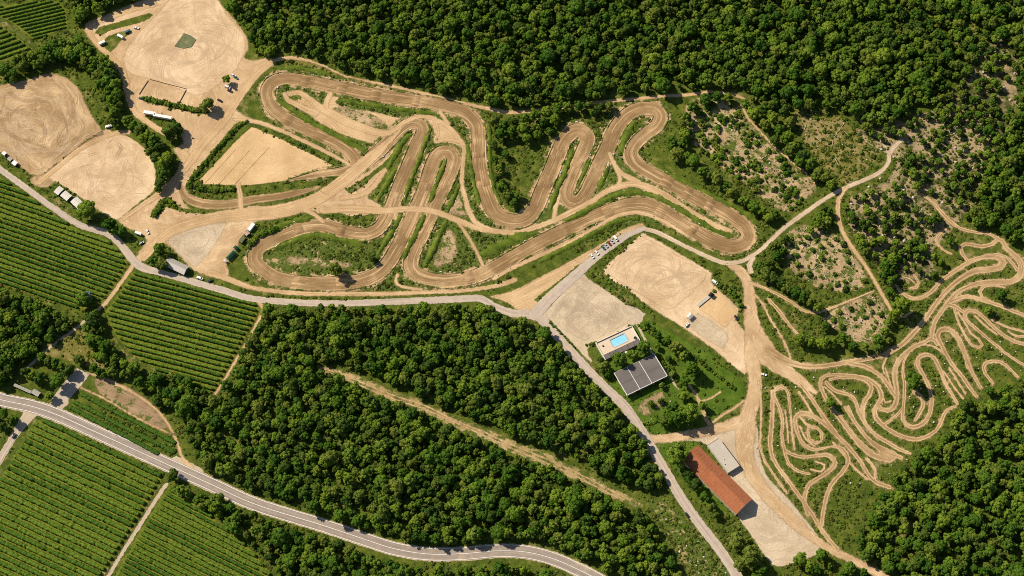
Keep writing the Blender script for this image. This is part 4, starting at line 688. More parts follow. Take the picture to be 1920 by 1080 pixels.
BUSHES = [crown_mesh('foliage', 400 + k, 1.0, .8, 9, 330, (M['leaf'], M['leaf_olive'], M['leaf_light'], M['leaf'])[k % 4], .34, -.1, .35, (.34, .5)) for k in range(6)]
M['leaf_grass'] = leaf('grass_tuft_foliage', (.060, .088, .012), (.105, .135, .018), (.18, .195, .035), .3)
TUFTS = [crown_mesh('tuft', 500 + k, .9, (.22, .28, .5)[k % 3], 6, 140, (M['leaf_grass'], M['leaf_grass'], M['leaf_light'])[k % 3], .34, .1, .03, (.3, .55)) for k in range(6)]

TREE_AT = []                                     # map positions already taken (x, y, radius)
def tree(x, y, dpx, label, group, z=6.0, kind=None, name='broadleaf_tree'):
    """one tree whose crown centre stands over the survey point"""
    gx, gy = G(x, y, z * dpx / 22); return tree_at(gx, gy, dpx * MPP / 7.6, label, group, kind, name)
def tree_at(gx, gy, s, label, group, kind=None, name='broadleaf_tree'):
    k = random.randrange(NV)
    e = bpy.data.objects.new(name, None); C.objects.link(e); e.empty_display_size = .5
    e.location = (gx, gy, 0); e.rotation_euler = (0, 0, random.uniform(0, 6.28)); hs = random.uniform(.9, 1.1)
    e.scale = (s, s * random.uniform(.93, 1.07), s * hs)
    cm = (CROWNS_L[k % 3] if random.random() < .15 else CROWNS[k]) if kind is None else (CROWNS_L[k % 3] if kind == 'light' else CROWN_B)
    link('crown', cm, e); link('trunk', TRUNKS[k], e)
    tag(e, label, 'tree', group); TREE_AT.append((gx, gy, s * 3.3)); return e
def scatter(P, dmin, tries, rmax=None):
    """dart throwing inside a map polygon"""
    P = np.asarray(P); lo, hi = P.min(0), P.max(0); cellz = dmin; seen = {}; out = []
    cand = rng.uniform(lo, hi, (tries, 2)); e = poly_e(P, cand[:, 0], cand[:, 1])
    for (x, y), ee in zip(cand, e):
        if ee < 0: continue
        i, j = int(x // cellz), int(y // cellz)
        if any((x - a) ** 2 + (y - b_) ** 2 < dmin * dmin for di in (-1, 0, 1) for dj in (-1, 0, 1) for a, b_ in seen.get((i + di, j + dj), ())): continue
        seen.setdefault((i, j), []).append((x, y)); out.append((x, y))
    return out

# --- single trees, hedgerows and small groups
def row(pts, label, group, kind=None):
    for p in pts: tree(p[0], p[1], p[2], label, group, kind=p[3] if len(p) > 3 else kind)
def one(x, y, d, label, kind=None): tree(x, y, d, label, None, kind=kind)
one(163, 394, 32, 'big round tree beside the largest of the three barns')
row([(205, 424, 24), (213, 432, 20), (228, 433, 18)], 'tree of the trio between the pale lane and the pale lot', 'trio of lane-side trees')
row([(298, 468, 24), (288, 488, 22), (304, 494, 22), (310, 478, 16)], 'tree in the clump left of the grey-roofed barn', 'clump by the grey-roofed barn')
row([(322, 246, 26), (330, 238, 18), (336, 248, 18), (318, 258, 16)], 'tree in the dark clump below the white trailers', 'clump below the trailers')
one(390, 194, 24, 'round tree at the end of the hedge strip on the dirt yard')
one(628, 505, 26, 'lone round tree on the green oval infield casting shade on the track')
one(697, 484, 15, 'small tree at the right tip of the green oval infield')
one(425, 149, 15, 'small tree among the cars parked by the top lot')
one(155, 562, 26, 'dark tree at the corner of the upper vineyard')
tree(163, 556, 17, 'pale blue-grey tree at the vineyard corner', None, kind='blue')
one(1205, 652, 27, 'tree leaning over the edge of the pool terrace', 'light')
one(1186, 664, 20, 'smaller tree between pool terrace and grey shed')
one(1160, 676, 26, 'round tree below the grey deck of the pool terrace', 'light')
row([(1130, 690, 20), (1127, 676, 12), (1137, 700, 14)], 'tree between the pale lane and the grey shed', 'trees left of the grey shed')
row([(1233, 631, 17), (1249, 640, 17), (1266, 650, 22), (1283, 668, 20), (1296, 693, 26)], 'tree in the curved row across the lawn right of the grey shed', 'curved row on the lawn')
one(1284, 716, 17, 'dark conical tree at the lower end of the lawn row')
one(1241, 723, 11, 'small round tree at the lower right corner of the grey shed', 'light')
row([(1280, 744, 18), (1264, 764, 18), (1292, 774, 32), (1268, 786, 26), (1248, 788, 18), (1252, 776, 14)], 'tree in the garden clump above the forked yard', 'garden clump')
one(1267, 856, 38, 'big tree beside the red roof casting shade on its tiles', 'light')
row([(1292, 888, 18), (1303, 908, 22), (1290, 900, 14), (1320, 932, 17), (1333, 952, 18), (1342, 966, 14)], 'small tree along the wall of the red-roofed building', 'trees beside the red-roofed building')
row([(1383, 1018, 28), (1408, 1048, 32), (1388, 1062, 18), (1428, 1070, 20), (1418, 1090, 24)], 'tree beside the lane below the red-roofed building', 'trees by the lower lane')
row([(1500, 1050, 22), (1518, 1062, 20), (1540, 1042, 20), (1530, 1070, 18), (1592, 1066, 20), (1580, 1080, 18), (1556, 1060, 12)], 'tree at the bottom edge below the pale yard', 'trees below the pale yard')
row([(78, 670, 15), (90, 676, 16), (104, 682, 17), (118, 688, 17), (131, 692, 18), (126, 700, 14)], 'tree in the upper garden row by the paved farm yard', 'upper garden row')
row([(50, 697, 15), (62, 704, 17), (76, 709, 20), (85, 705, 14)], 'tree in the lower garden row by the paved farm yard', 'lower garden row')
one(109, 715, 24, 'round tree shading the paved farm yard'); one(92, 742, 17, 'small tree at the road entrance of the farm yard', 'light')
row([(147, 674, 17), (175, 690, 17), (188, 697, 17), (196, 704, 14)], 'tree between the yellowish meadow and the farm yard', 'trees by the meadow')
row([(26, 788, 18), (8, 778, 18), (4, 800, 16), (-12, 786, 20)], 'tree in the wedge between main road and side lane', 'trees in the road wedge')
one(324, 892, 20, 'tree where the concrete farm track meets the main road')
row([(1213, 608, 10), (1226, 618, 10), (1318, 762, 14), (1232, 650, 10), (1254, 672, 11), (1262, 700, 11), (1222, 756, 11), (1238, 752, 10)], 'small tree on the lawn round the grey shed', 'small garden trees')
# belts of trees between the lots
BELT = [(60, 106, 22), (84, 96, 24), (100, 88, 24), (118, 82, 24), (135, 88, 24), (128, 100, 24), (112, 100, 22), (96, 106, 22), (148, 78, 20), (150, 95, 24), (140, 108, 24), (160, 104, 24), (172, 100, 22), (158, 118, 24), (178, 116, 24), (192, 112, 22), (172, 130, 22), (190, 128, 24), (205, 122, 22), (202, 138, 24), (186, 142, 22), (212, 142, 22), (200, 154, 24), (215, 160, 22), (188, 160, 22), (205, 172, 24), (218, 178, 22), (195, 182, 22), (210, 192, 24), (222, 198, 20), (200, 202, 20), (214, 212, 22), (45, 122, 20), (30, 112, 20), (48, 108, 20), (8, 132, 24), (22, 138, 20), (24, 150, 14), (70, 120, 20), (215, 228, 20), (82, 112, 20)]
row(BELT, 'tree in the dark belt between the brown lot and the top lot', 'belt between the two big lots')
STRIP = [(240, 226, 22), (250, 236, 22), (262, 244, 24), (276, 256, 24), (288, 266, 22), (300, 276, 22), (282, 284, 20), (292, 296, 22), (304, 310, 26), (304, 326, 24), (300, 342, 20), (296, 356, 14), (268, 262, 18), (314, 296, 20)]
row(STRIP, 'tree in the strip between the pale lot and the service road', 'strip beside the pale lot')
LINE2 = [(1262, 262, 20), (1270, 286, 24), (1258, 276, 16), (1284, 252, 20), (1300, 302, 22), (1318, 323, 22), (1345, 338, 23), (1330, 330, 16), (1375, 360, 24), (1360, 350, 18), (1395, 376, 20), (1413, 388, 20), (1429, 396, 18), (1288, 294, 18), (1280, 236, 20), (1288, 218, 20), (1300, 202, 22), (1322, 188, 20), (1344, 182, 20), (1366, 182, 20), (1280, 270, 20), (1296, 234, 14), (1442, 408, 18), (1456, 402, 18)]
row(LINE2, 'tree in the line between the race track and the bushy clearing', 'line beside the bushy clearing')
BEL2 = [(1398, 196, 20), (1412, 214, 22), (1430, 208, 20), (1448, 222, 22), (1436, 236, 20), (1460, 244, 22), (1452, 262, 20), (1476, 258, 22), (1490, 276, 22), (1478, 284, 20), (1504, 292, 22), (1498, 306, 18), (1520, 308, 22), (1534, 322, 20), (1528, 332, 16), (1546, 334, 18), (1558, 346, 16), (1480, 228, 20), (1470, 210, 20)]
row(BEL2, 'tree in the belt between bushy clearing and olive meadow', 'belt beside the olive meadow')
INNER = [(928, 226, 20), (946, 236, 20), (965, 228, 20), (985, 222, 22), (1004, 216, 22), (1024, 210, 20), (1044, 204, 20), (1064, 202, 20), (1086, 200, 18), (1106, 198, 18), (1126, 202, 18), (1142, 198, 16), (938, 252, 20), (958, 250, 20), (980, 244, 20), (1000, 238, 20), (1020, 230, 20), (1040, 224, 20), (1008, 254, 18), (926, 272, 18), (988, 260, 18), (932, 336, 18), (940, 352, 20), (950, 368, 20), (962, 380, 18), (972, 366, 16), (936, 316, 16), (1030, 245, 16), (1112, 212, 16), (928, 300, 14), (948, 290, 14)]
row(INNER, 'tree on the scrubby ground between track hairpins below the forest path', 'trees between the hairpins')
R3 = [(1424, 500, 20), (1436, 510, 22), (1450, 520, 22), (1464, 530, 20), (1478, 540, 20), (1492, 548, 20), (1506, 558, 20), (1520, 568, 20), (1532, 576, 18), (1442, 496, 18), (1456, 480, 18), (1450, 462, 18), (1466, 470, 18), (1470, 450, 16), (1540, 405, 18), (1552, 414, 20), (1546, 392, 16), (1532, 420, 18), (1520, 432, 16), (1556, 398, 16)]
row(R3, 'tree round the edge of the rough tan clearing', 'trees round the rough clearing')
R4 = [(1500, 636, 20), (1520, 642, 20), (1540, 646, 22), (1562, 642, 20), (1580, 636, 18), (1600, 650, 18), (1622, 650, 16), (1644, 638, 18), (1660, 622, 18), (1668, 604, 18), (1690, 574, 32), (1678, 590, 18), (1550, 610, 16), (1650, 652, 16), (1666, 640, 14)]
row(R4, 'tree round the bare clearing above the winding trails', 'trees round the bare clearing')
one(1712, 716, 26, 'dark tree standing inside a hairpin of the winding trails'); one(1556, 757, 16, 'small dark tree between two narrow trails')
one(1852, 582, 16, 'small tree at the head of the right-hand trail hairpin', 'light'); one(1876, 554, 18, 'dark tree in the small loop near the right edge'); one(1780, 452, 15, 'tree inside the uppermost trail loop')

# --- the woods: the trees that show largest singly, the rest as one mass
FORESTS = {
 'top': ([(424, -110), (2080, -110), (2080, 470), (1960, 460), (1900, 446), (1870, 436), (1810, 422), (1775, 392), (1722, 355), (1692, 328), (1688, 270), (1640, 255), (1600, 210), (1560, 198), (1500, 195), (1480, 200), (1440, 196), (1404, 178), (1340, 163), (1290, 168), (1200, 176), (1100, 184), (1020, 194), (960, 199), (880, 184), (800, 164), (740, 148), (680, 134), (640, 124), (590, 106), (550, 96), (520, 100), (486, 102), (474, 88), (466, 58), (448, 33), (430, 12)], 7.2),
 'mid': ([(500, 577), (560, 577), (620, 575), (700, 575), (800, 573), (900, 572), (925, 582), (948, 598), (990, 603), (1016, 618), (1058, 663), (1098, 708), (1130, 743), (1160, 778), (1190, 808), (1214, 838), (1232, 872), (1246, 910), (1222, 916), (1195, 905), (1160, 898), (1120, 876), (1080, 856), (1040, 838), (1000, 824), (940, 802), (880, 777), (820, 752), (740, 728), (690, 710), (640, 690), (596, 684), (590, 692), (640, 710), (690, 734), (740, 755), (800, 776), (850, 800), (900, 822), (960, 850), (1010, 866), (1060, 892), (1120, 917), (1170, 942), (1205, 962), (1236, 1000), (1256, 1040), (1272, 1080), (1285, 1180), (1190, 1180), (1120, 1065), (1080, 1045), (1040, 1026), (960, 1011), (860, 1016), (800, 1016), (740, 1002), (620, 962), (500, 921), (440, 900), (400, 876), (366, 858), (350, 820), (350, 790), (330, 768), (290, 757), (240, 727), (200, 697), (172, 660), (162, 625), (158, 595), (172, 582), (188, 590), (200, 622), (222, 652), (242, 672), (290, 692), (330, 702), (370, 727), (398, 746), (420, 722), (450, 662), (482, 612)], 7.2),
 'low': ([(330, 902), (420, 940), (500, 972), (600, 1007), (680, 1037), (740, 1057), (800, 1068), (900, 1066), (980, 1064), (1030, 1080), (1060, 1180), (580, 1180), (530, 1080), (475, 1018), (425, 984), (366, 944), (318, 910)], 7.0),
 'left': ([(-120, 528), (0, 545), (60, 560), (110, 580), (135, 598), (112, 626), (82, 650), (56, 680), (30, 698), (0, 716), (-120, 690)], 7.2),
 'lowright': ([(1650, 922), (1680, 886), (1716, 850), (1756, 836), (1788, 796), (1800, 764), (1834, 742), (1862, 722), (1900, 716), (2080, 700), (2080, 1180), (1640, 1180), (1622, 1080), (1606, 1010), (1640, 960)], 7.0),
 'rightmid': ([(1588, 372), (1640, 350), (1690, 338), (1720, 370), (1760, 402), (1786, 428), (1750, 438), (1742, 470), (1768, 488), (1752, 518), (1722, 514), (1696, 540), (1690, 575), (1672, 570), (1652, 530), (1632, 495), (1607, 460), (1588, 430), (1580, 400)], 7.4),
 'upleft': ([(134, -40), (180, -40), (290, -40), (280, -12), (240, 4), (200, 22), (162, 38), (142, 40), (132, 20)], 7.0),
}
LBL = {'top': ('tree at the lower edge of the top forest above the path', 'front trees of the top forest'), 'mid': ('tall tree in the middle wood between lane and main road', 'large trees of the middle wood'),
       'low': ('tree in the belt along the lower side of the main road', 'belt below the main road'), 'left': ('tree in the wood at the left edge below the vineyard', 'wood at the left edge'),
       'lowright': ('tree in the lower right wood beside the winding trails', 'lower right wood'), 'rightmid': ('tree in the open wood between side path and winding trails', 'open wood on the right'), 'upleft': ('tree in the small wood above the top lot', 'small wood above the top lot')}
n_single = sum(1 for o in bpy.data.objects if o.get('category') == 'tree')
pool = []
WG = GP(WOODGAP)
for nm, (P, d) in FORESTS.items():
    for x, y in scatter(GP(P, 6.0), 4.75, 34000 if nm in ('top', 'mid') else 7000):
        if any((x - a) ** 2 + (y - b_) ** 2 < (r_ + 2.0) ** 2 for a, b_, r_ in TREE_AT): continue
        if blocked(x, y) == 1 or blocked(x, y) == 2 or not free(x, y, 1.6): continue
        s = float(np.clip(rng.normal(.87, .22), .48, 1.55))
        if in_poly(WG, x, y):
            if rng.random() < .28: continue
            s *= .76
        if nm == 'rightmid' and rng.random() < .12: continue
        pool.append((s, x, y, nm))
vis = lambda x, y: abs(x) < 395 and -225 < y < 250
pool.sort(key=lambda p: -(p[0] * (1.15 if p[3] in ('mid', 'low', 'left', 'lowright') else 1.0) if vis(p[1], p[2]) else 0))
N1 = max(0, 300 - n_single)
for s, x, y, nm in pool[:N1]: tree_at(x, y, s, LBL[nm][0], LBL[nm][1])
rest = pool[N1:]

def gn_scatter(name, pts, scales, meshes, label, cat=None, tilt=0.0):
    """one mass of plants: points carrying rotation and size, each showing one of the plant meshes"""
    me = bpy.data.meshes.new(name); n = len(pts); me.vertices.add(n); me.vertices.foreach_set('co', np.asarray(pts, np.float32).ravel())
    for an, av, ty in (('sz', scales, 'FLOAT'), ('rz', rng.uniform(0, 6.28, n), 'FLOAT'), ('vi', rng.integers(0, len(meshes), n), 'INT')):
        a = me.attributes.new(an, ty, 'POINT'); a.data.foreach_set('value', np.asarray(av, np.int32 if ty == 'INT' else np.float32))
    me.update(); o = link(name, me)
    t = bpy.data.node_groups.new(name, 'GeometryNodeTree'); t.is_modifier = True
    t.interface.new_socket('Geometry', in_out='INPUT', socket_type='NodeSocketGeometry'); t.interface.new_socket('Geometry', in_out='OUTPUT', socket_type='NodeSocketGeometry')
    N = t.nodes.new; gi, go = N('NodeGroupInput'), N('NodeGroupOutput'); iop = N('GeometryNodeInstanceOnPoints'); g2i = N('GeometryNodeGeometryToInstance')
    for m_ in reversed(meshes):
        src = bpy.data.objects.new('plant_source', m_) if isinstance(m_, bpy.types.Mesh) else m_
        oi = N('GeometryNodeObjectInfo'); oi.inputs['Object'].default_value = src; oi.inputs['As Instance'].default_value = False; oi.transform_space = 'ORIGINAL'
        g = N('GeometryNodeGeometryToInstance'); t.links.new(oi.outputs['Geometry'], g.inputs[0])
        if 'jn' not in locals(): jn = N('GeometryNodeJoinGeometry')
        t.links.new(g.outputs[0], jn.inputs[0])
    def at(nm, ty):
        a = N('GeometryNodeInputNamedAttribute'); a.data_type = ty; a.inputs['Name'].default_value = nm; return a.outputs[0]
    cx = N('ShaderNodeCombineXYZ'); t.links.new(at('rz', 'FLOAT'), cx.inputs[2])
    t.links.new(gi.outputs[0], iop.inputs['Points']); t.links.new(jn.outputs[0], iop.inputs['Instance']); iop.inputs['Pick Instance'].default_value = True
    t.links.new(at('vi', 'INT'), iop.inputs['Instance Index']); t.links.new(cx.outputs[0], iop.inputs['Rotation']); t.links.new(at('sz', 'FLOAT'), iop.inputs['Scale'])
    t.links.new(iop.outputs[0], go.inputs[0])
    md = o.modifiers.new('scatter', 'NODES'); md.node_group = t
    return tag(o, label, cat, None, 'stuff')
def join_mesh(a, b_):
    bm = bmesh.new(); bm.from_mesh(a); na = len(bm.faces); bm.from_mesh(b_)
    bm.faces.ensure_lookup_table()
    for f in bm.faces[na:]: f.material_index = 1
    me = bpy.data.meshes.new('tree_mesh'); bm.to_mesh(me); bm.free(); me.materials.append(a.materials[0]); me.materials.append(b_.materials[0]); return me
WHOLE = [join_mesh(a, b_) for a, b_ in zip(CROWNS + CROWNS_L, TRUNKS + TRUNKS[:3])]
gn_scatter('forest', [(x, y, 0) for _, x, y, _ in rest], [s for s, *_ in rest], WHOLE, 'dense green broadleaf forest filling the woods', 'forest')

# --- undergrowth on the rough ground, tufts along every verge
pts, szs = [], []
xs = rng.uniform(-410, 410, 110000); ys = rng.uniform(-240, 265, 110000)
kx = rng.normal(size=(6, 2)) * .07; ph = rng.uniform(0, 6.28, 6)
dens = sum(np.sin(xs * k[0] + ys * k[1] + p) for k, p in zip(kx, ph)) / 6
for x, y, dn in zip(xs, ys, dens):
    b_ = blocked(x, y)
    if b_ in (1, 2) or rng.random() > (.60 + 1.3 * dn) * (.30 if b_ == 4 else .25 if b_ == 5 else 1): continue
    pts.append((x, y, 0)); szs.append(float(np.clip(rng.lognormal(-.25, .38), .35, 2.0)))
gn_scatter('undergrowth', pts, szs, TUFTS, 'low scrub and grass tufts over the rough green ground', 'undergrowth')

# --- bushes one can count
def bush_at(gx, gy, d, label, group, name='bush'):
    o = link(name, BUSHES[random.randrange(len(BUSHES))], None, (gx, gy, 0), random.uniform(0, 6.28)); s = d / 2.1
    o.scale = (s, s * random.uniform(.9, 1.1), s * random.uniform(.85, 1.15)); return tag(o, label, 'bush', group)
def bushes(P, dmin, n, dpx, label, group, jit=.3):
    k = 0
    for x, y in scatter(GP(P), dmin, 4000):
        if not free(x, y, .8) or math.sin(x * .21 + 1) + math.sin(y * .17 + x * .09) < random.uniform(-1.4, .3): continue
        bush_at(x, y, dpx * MPP * random.uniform(1 - jit, 1 + jit), label, group); k += 1
        if k >= n: break
bushes(CL1, 3.6, 150, 9, 'round green bush on the tan clearing beside the race track', 'bushes of the tan clearing', .62)
bushes(CL3, 6.0, 32, 9, 'bush on the rough tan clearing below the gravel path', 'bushes of the rough clearing', .5)
bushes(CL4, 6.0, 26, 8, 'bush on the bare clearing above the winding trails', 'bushes of the bare clearing', .5)
bushes(CL2, 9.0, 16, 8, 'bush on the olive meadow inside the wood', 'bushes of the olive meadow', .5)
def hedge(line, step, dpx, label, cat='hedge'):
    L = smooth_line([(*G(a, b_), 0) for a, b_ in line], False, step); e = bpy.data.objects.new('hedge', None); C.objects.link(e); e.location = (L[0][0], L[0][1], 0); tag(e, label, cat)
    for x, y, _ in L:
        o = link('bush', BUSHES[random.randrange(len(BUSHES))], e, (x - L[0][0] + random.uniform(-.5, .5), y - L[0][1] + random.uniform(-.5, .5), 0), random.uniform(0, 6.28))
        s = dpx * MPP * random.uniform(.75, 1.25) / 2.1; o.scale = (s, s * random.uniform(.9, 1.1), s * random.uniform(.85, 1.15))
hedge([(270, 186), (300, 192), (340, 201), (375, 209), (388, 210)], 2.2, 9, 'low hedge under the timber rectangle on the dirt yard')
hedge([(354, 343), (380, 312), (412, 274), (440, 244), (462, 228)], 2.4, 9, 'hedge on the upper left side of the orange lot')
hedge([(358, 351), (380, 356), (410, 358), (438, 356)], 2.4, 9, 'short hedge at the lower corner of the orange lot')
hedge([(1100, 648), (1130, 642), (1160, 628), (1183, 613)], 2.0, 7, 'clipped hedge along the upper side of the pool terrace')
hedge([(1196, 610), (1216, 622), (1240, 634), (1262, 644), (1300, 668), (1340, 700), (1378, 730)], 2.6, 7, 'long low hedge between the lawn and the service yard')
hedge([(1030, 603), (1048, 621), (1064, 637), (1078, 651)], 1.7, 4.5, 'thin hedge between the pale lane and the gravel car park')
hedge([(1236, 668), (1250, 690), (1268, 716), (1284, 735)], 2.4, 6, 'hedge beside the garden walk')
hedge([(1206, 795), (1228, 792), (1246, 782)], 2.4, 7, 'hedge below the bare garden plot')
hedge([(466, 462), (482, 446), (500, 436), (520, 428)], 2.6, 12, 'bushy hedge on the bank outside the left hairpin')
hedge([(290, 405), (300, 392), (312, 376), (328, 384)], 2.4, 9, 'bushy hedge on the grass island at the lot fork')
hedge([(1340, 545), (1352, 536), (1368, 545), (1380, 556), (1388, 572)], 3.2, 9, 'loose hedge on the verge above the sand pad')

ONES = 'first second third fourth fifth sixth seventh eighth ninth tenth eleventh twelfth thirteenth fourteenth fifteenth sixteenth seventeenth eighteenth nineteenth'.split()
def nth(k): return ONES[k - 1] if k < 20 else (('twentieth', 'thirtieth', 'fortieth')[k // 10 - 2] if k % 10 == 0 else ('twenty', 'thirty', 'forty')[k // 10 - 2] + '-' + ONES[k % 10 - 1])
# --- vine rows: every row a plant hedge of its own
def vine_rows(P, slope, dy, label, group, hw=1.12, hh=2.1, inset=1.2):
    xs_ = [p[0] for p in P]; ys_ = [p[1] for p in P]; n = len(P); cnt = 0; bs = [q[1] - slope * q[0] for q in P]; b_ = min(bs) + dy * .5; bmax = max(bs)
    while b_ < bmax:
        hit = []
        for i in range(n):
            (x1, y1), (x2, y2) = P[i], P[(i + 1) % n]; f1, f2 = y1 - slope * x1 - b_, y2 - slope * x2 - b_
            if (f1 > 0) != (f2 > 0): t = f1 / (f1 - f2); hit.append(x1 + t * (x2 - x1))
        hit.sort()
        for xa, xb in zip(hit[::2], hit[1::2]):
            A, B = np.array(G(xa, slope * xa + b_)), np.array(G(xb, slope * xb + b_)); L = np.linalg.norm(B - A)
            if L < 9: continue
            cnt += 1; vine_row(A, B, L, nth(cnt) + ' vine row from the top in ' + label.split(' in ')[1], group, hw, hh, inset)
        b_ += dy
def vine_row(A, B, L, label, group, hw, hh, inset=1.2, name='vine_row'):
    d = (B - A) / L; A = A + d * inset; L -= 2 * inset; m = max(4, int(L / .8)); r_ = rng
    prof = np.array([(-.75, .15), (-1.0, .55), (-.62, .92), (0, 1.05), (.62, .92), (1.0, .55), (.75, .15)])
    t = np.linspace(0, L, m); wob = .12 * np.sin(t * .13 + r_.uniform(0, 6))
    plant = .90 + .14 * np.abs(np.sin(t * 1.55 + r_.uniform(0, 3))) + r_.normal(size=m) * .06
    gap = np.convolve(r_.random(m) < .015, np.ones(2), 'same') > 0; plant = np.where(gap, plant * .55, plant); plant[0] = plant[-1] = .45
    off = prof[None, :, 0] * hw * plant[:, None] * (1 + r_.normal(size=(m, 7)) * .11) + wob[:, None]
    z = prof[None, :, 1] * hh * (.55 + .45 * plant[:, None]) * (1 + r_.normal(size=(m, 7)) * .10)
    tt = t[:, None] + r_.normal(size=(m, 7)) * .18
    V = np.stack([A[0] + d[0] * tt - d[1] * off, A[1] + d[1] * tt + d[0] * off, np.maximum(z, .05)], 2).reshape(-1, 3) - [A[0], A[1], 0]
    i, j = np.meshgrid(np.arange(m - 1), np.arange(6), indexing='ij'); a = (i * 7 + j).ravel()
    F = np.stack([a, a + 7, a + 8, a + 1], 1); q = np.concatenate([F[:, :3], F[:, [0, 2, 3]]])
    k = int(L * 2.2); tl = r_.uniform(0, L, k); ol = r_.normal(size=k) * hw * .6; zl = hh * (1.0 - .3 * np.abs(ol / hw)) + r_.uniform(-.1, .35, k)
    p = np.stack([d[0] * tl - d[1] * ol, d[1] * tl + d[0] * ol, zl], 1); nn = r_.normal(size=(k, 3)); nn[:, 2] = np.abs(nn[:, 2]) + .6; nn /= np.linalg.norm(nn, axis=1)[:, None]
    ta = np.cross(nn, r_.normal(size=(k, 3))); ta /= np.linalg.norm(ta, axis=1)[:, None]; bb = np.cross(nn, ta); s_ = r_.uniform(.25, .5, k)[:, None]
    q4 = np.stack([p - ta * s_, p + bb * s_ * .7, p + ta * s_, p - bb * s_ * .7], 1).reshape(-1, 3); f4 = np.arange(4 * k).reshape(-1, 4) + len(V)
    me = quads_mesh('vine_row', np.concatenate([V, q4]), np.concatenate([q, f4[:, :3], f4[:, [0, 2, 3]]]), M['leaf_vine'])
    return tag(link(name, me, None, (A[0], A[1], 0)), label, 'vine row', group)
vine_rows(FIELD_A, .34, 9.4, 'leafy vine row in the field below the curving pale lane', 'rows below the curving lane')
vine_rows(FIELD_B, .26, 9.9, 'leafy vine row in the four-sided field between lane and wood', 'rows of the four-sided field')
vine_rows(FIELD_C, .47, 13.2, 'leafy vine row in the big field below the main road', 'rows of the big lower field', 1.55, 2.3)
vine_rows(FIELD_D, .50, 10.9, 'leafy vine row in the field beside the concrete farm track', 'rows beside the concrete track', 1.25, 2.2)
vine_rows(FIELD_E, -.24, 6.8, 'leafy vine row in the small field above the diagonal path', 'rows above the diagonal path', .85, 1.4)
vine_rows(FIELD_F, -.34, 9.5, 'leafy vine row in the small field below the diagonal path', 'rows below the diagonal path', 1.1, 1.6)
for a, b_, l_ in (((150, 738), (332, 832), 'crop row nearest the ploughed strip'), ((135, 752), (330, 850), 'middle crop row beside the main road field path'), ((128, 762), (300, 852), 'crop row nearest the main road verge')):
    A, B = np.array(G(*a)), np.array(G(*b_)); vine_row(A, B, np.linalg.norm(B - A), 'bushy ' + l_, 'crop rows by the main road', 1.6, 1.3, 1.0, 'crop_row')

# ================================================================== BUILDINGS, VEHICLES, SMALL THINGS
M['tile'] = plain('terracotta_tiles', (.36, .125, .052), .85, .2, sc_=.5, dirtcol=(.22, .09, .05))
M['white_wall'] = plain('white_render', (.72, .66, .57), .8, .08, dirtcol=(.5, .44, .36))
M['concrete'] = plain('pale_concrete', (.48, .43, .36), .85, .10, sc_=.4, dirtcol=(.46, .37, .27))
M['grey_roof'] = plain('dark_grey_roofing', (.15, .13, .118), .8, .16, sc_=.35)
M['trim'] = plain('pale_metal_trim', (.66, .63, .60), .5, .06)
M['sheet'] = plain('light_sheet_metal', (.60, .55, .49), .55, .08, sc_=.6, dirtcol=(.42, .36, .29))
M['sheet_grey'] = plain('grey_sheet_metal', (.36, .33, .29), .6, .12, sc_=.6, dirtcol=(.26, .22, .18))
M['teal'] = plain('dark_teal_cladding', (.030, .085, .10), .7, .15)
M['deck'] = plain('sandstone_deck', (.66, .52, .385), .85, .06, sc_=.4)
M['grey_tile'] = plain('grey_deck_tiles', (.15, .13, .115), .8, .25, sc_=.8)
M['glass'] = plain('dark_glass', (.02, .025, .03), .15, .05, spec=.6)
M['rubber'] = plain('rubber', (.02, .02, .02), .9, .1)
M['dark_paint'] = plain('dark_paint', (.03, .035, .04), .4, .1)
M['white_paint'] = plain('white_paint', (.82, .80, .77), .4, .04)
M['green_canvas'] = plain('green_canvas', (.035, .13, .075), .85, .15)
M['olive_canvas'] = plain('olive_canvas', (.135, .145, .065), .9, .3, sc_=.8, dirtcol=(.3, .26, .15))
M['white_canvas'] = plain('white_canvas', (.85, .83, .80), .8, .03)
M['wood'] = plain('weathered_timber', (.13, .085, .05), .9, .2)
M['pale_wood'] = plain('dead_wood', (.52, .41, .28), .9, .15)
M['rust'] = plain('earth_brown_cable', (.26, .17, .09), .9, .2)
M['stone'] = plain('pale_stone', (.52, .46, .38), .9, .16)
M['red_paint'] = plain('brown_red_paint', (.22, .05, .03), .5, .08); M['blue_paint'] = plain('teal_paint', (.04, .14, .16), .4, .08); M['silver_paint'] = plain('silver_paint', (.45, .45, .45), .35, .05)
def water_mat():
    b = NB('pool_water'); pos = b.pos(); n = b.noise(pos, .8, 3)
    return b.out(b.ramp(n, [(.35, (.24, .60, .80)), (.65, (.30, .68, .88))]), .08, b.bump(b.noise(pos, 2.5, 2), .15, .1), spec=.4)
M['water'] = water_mat()

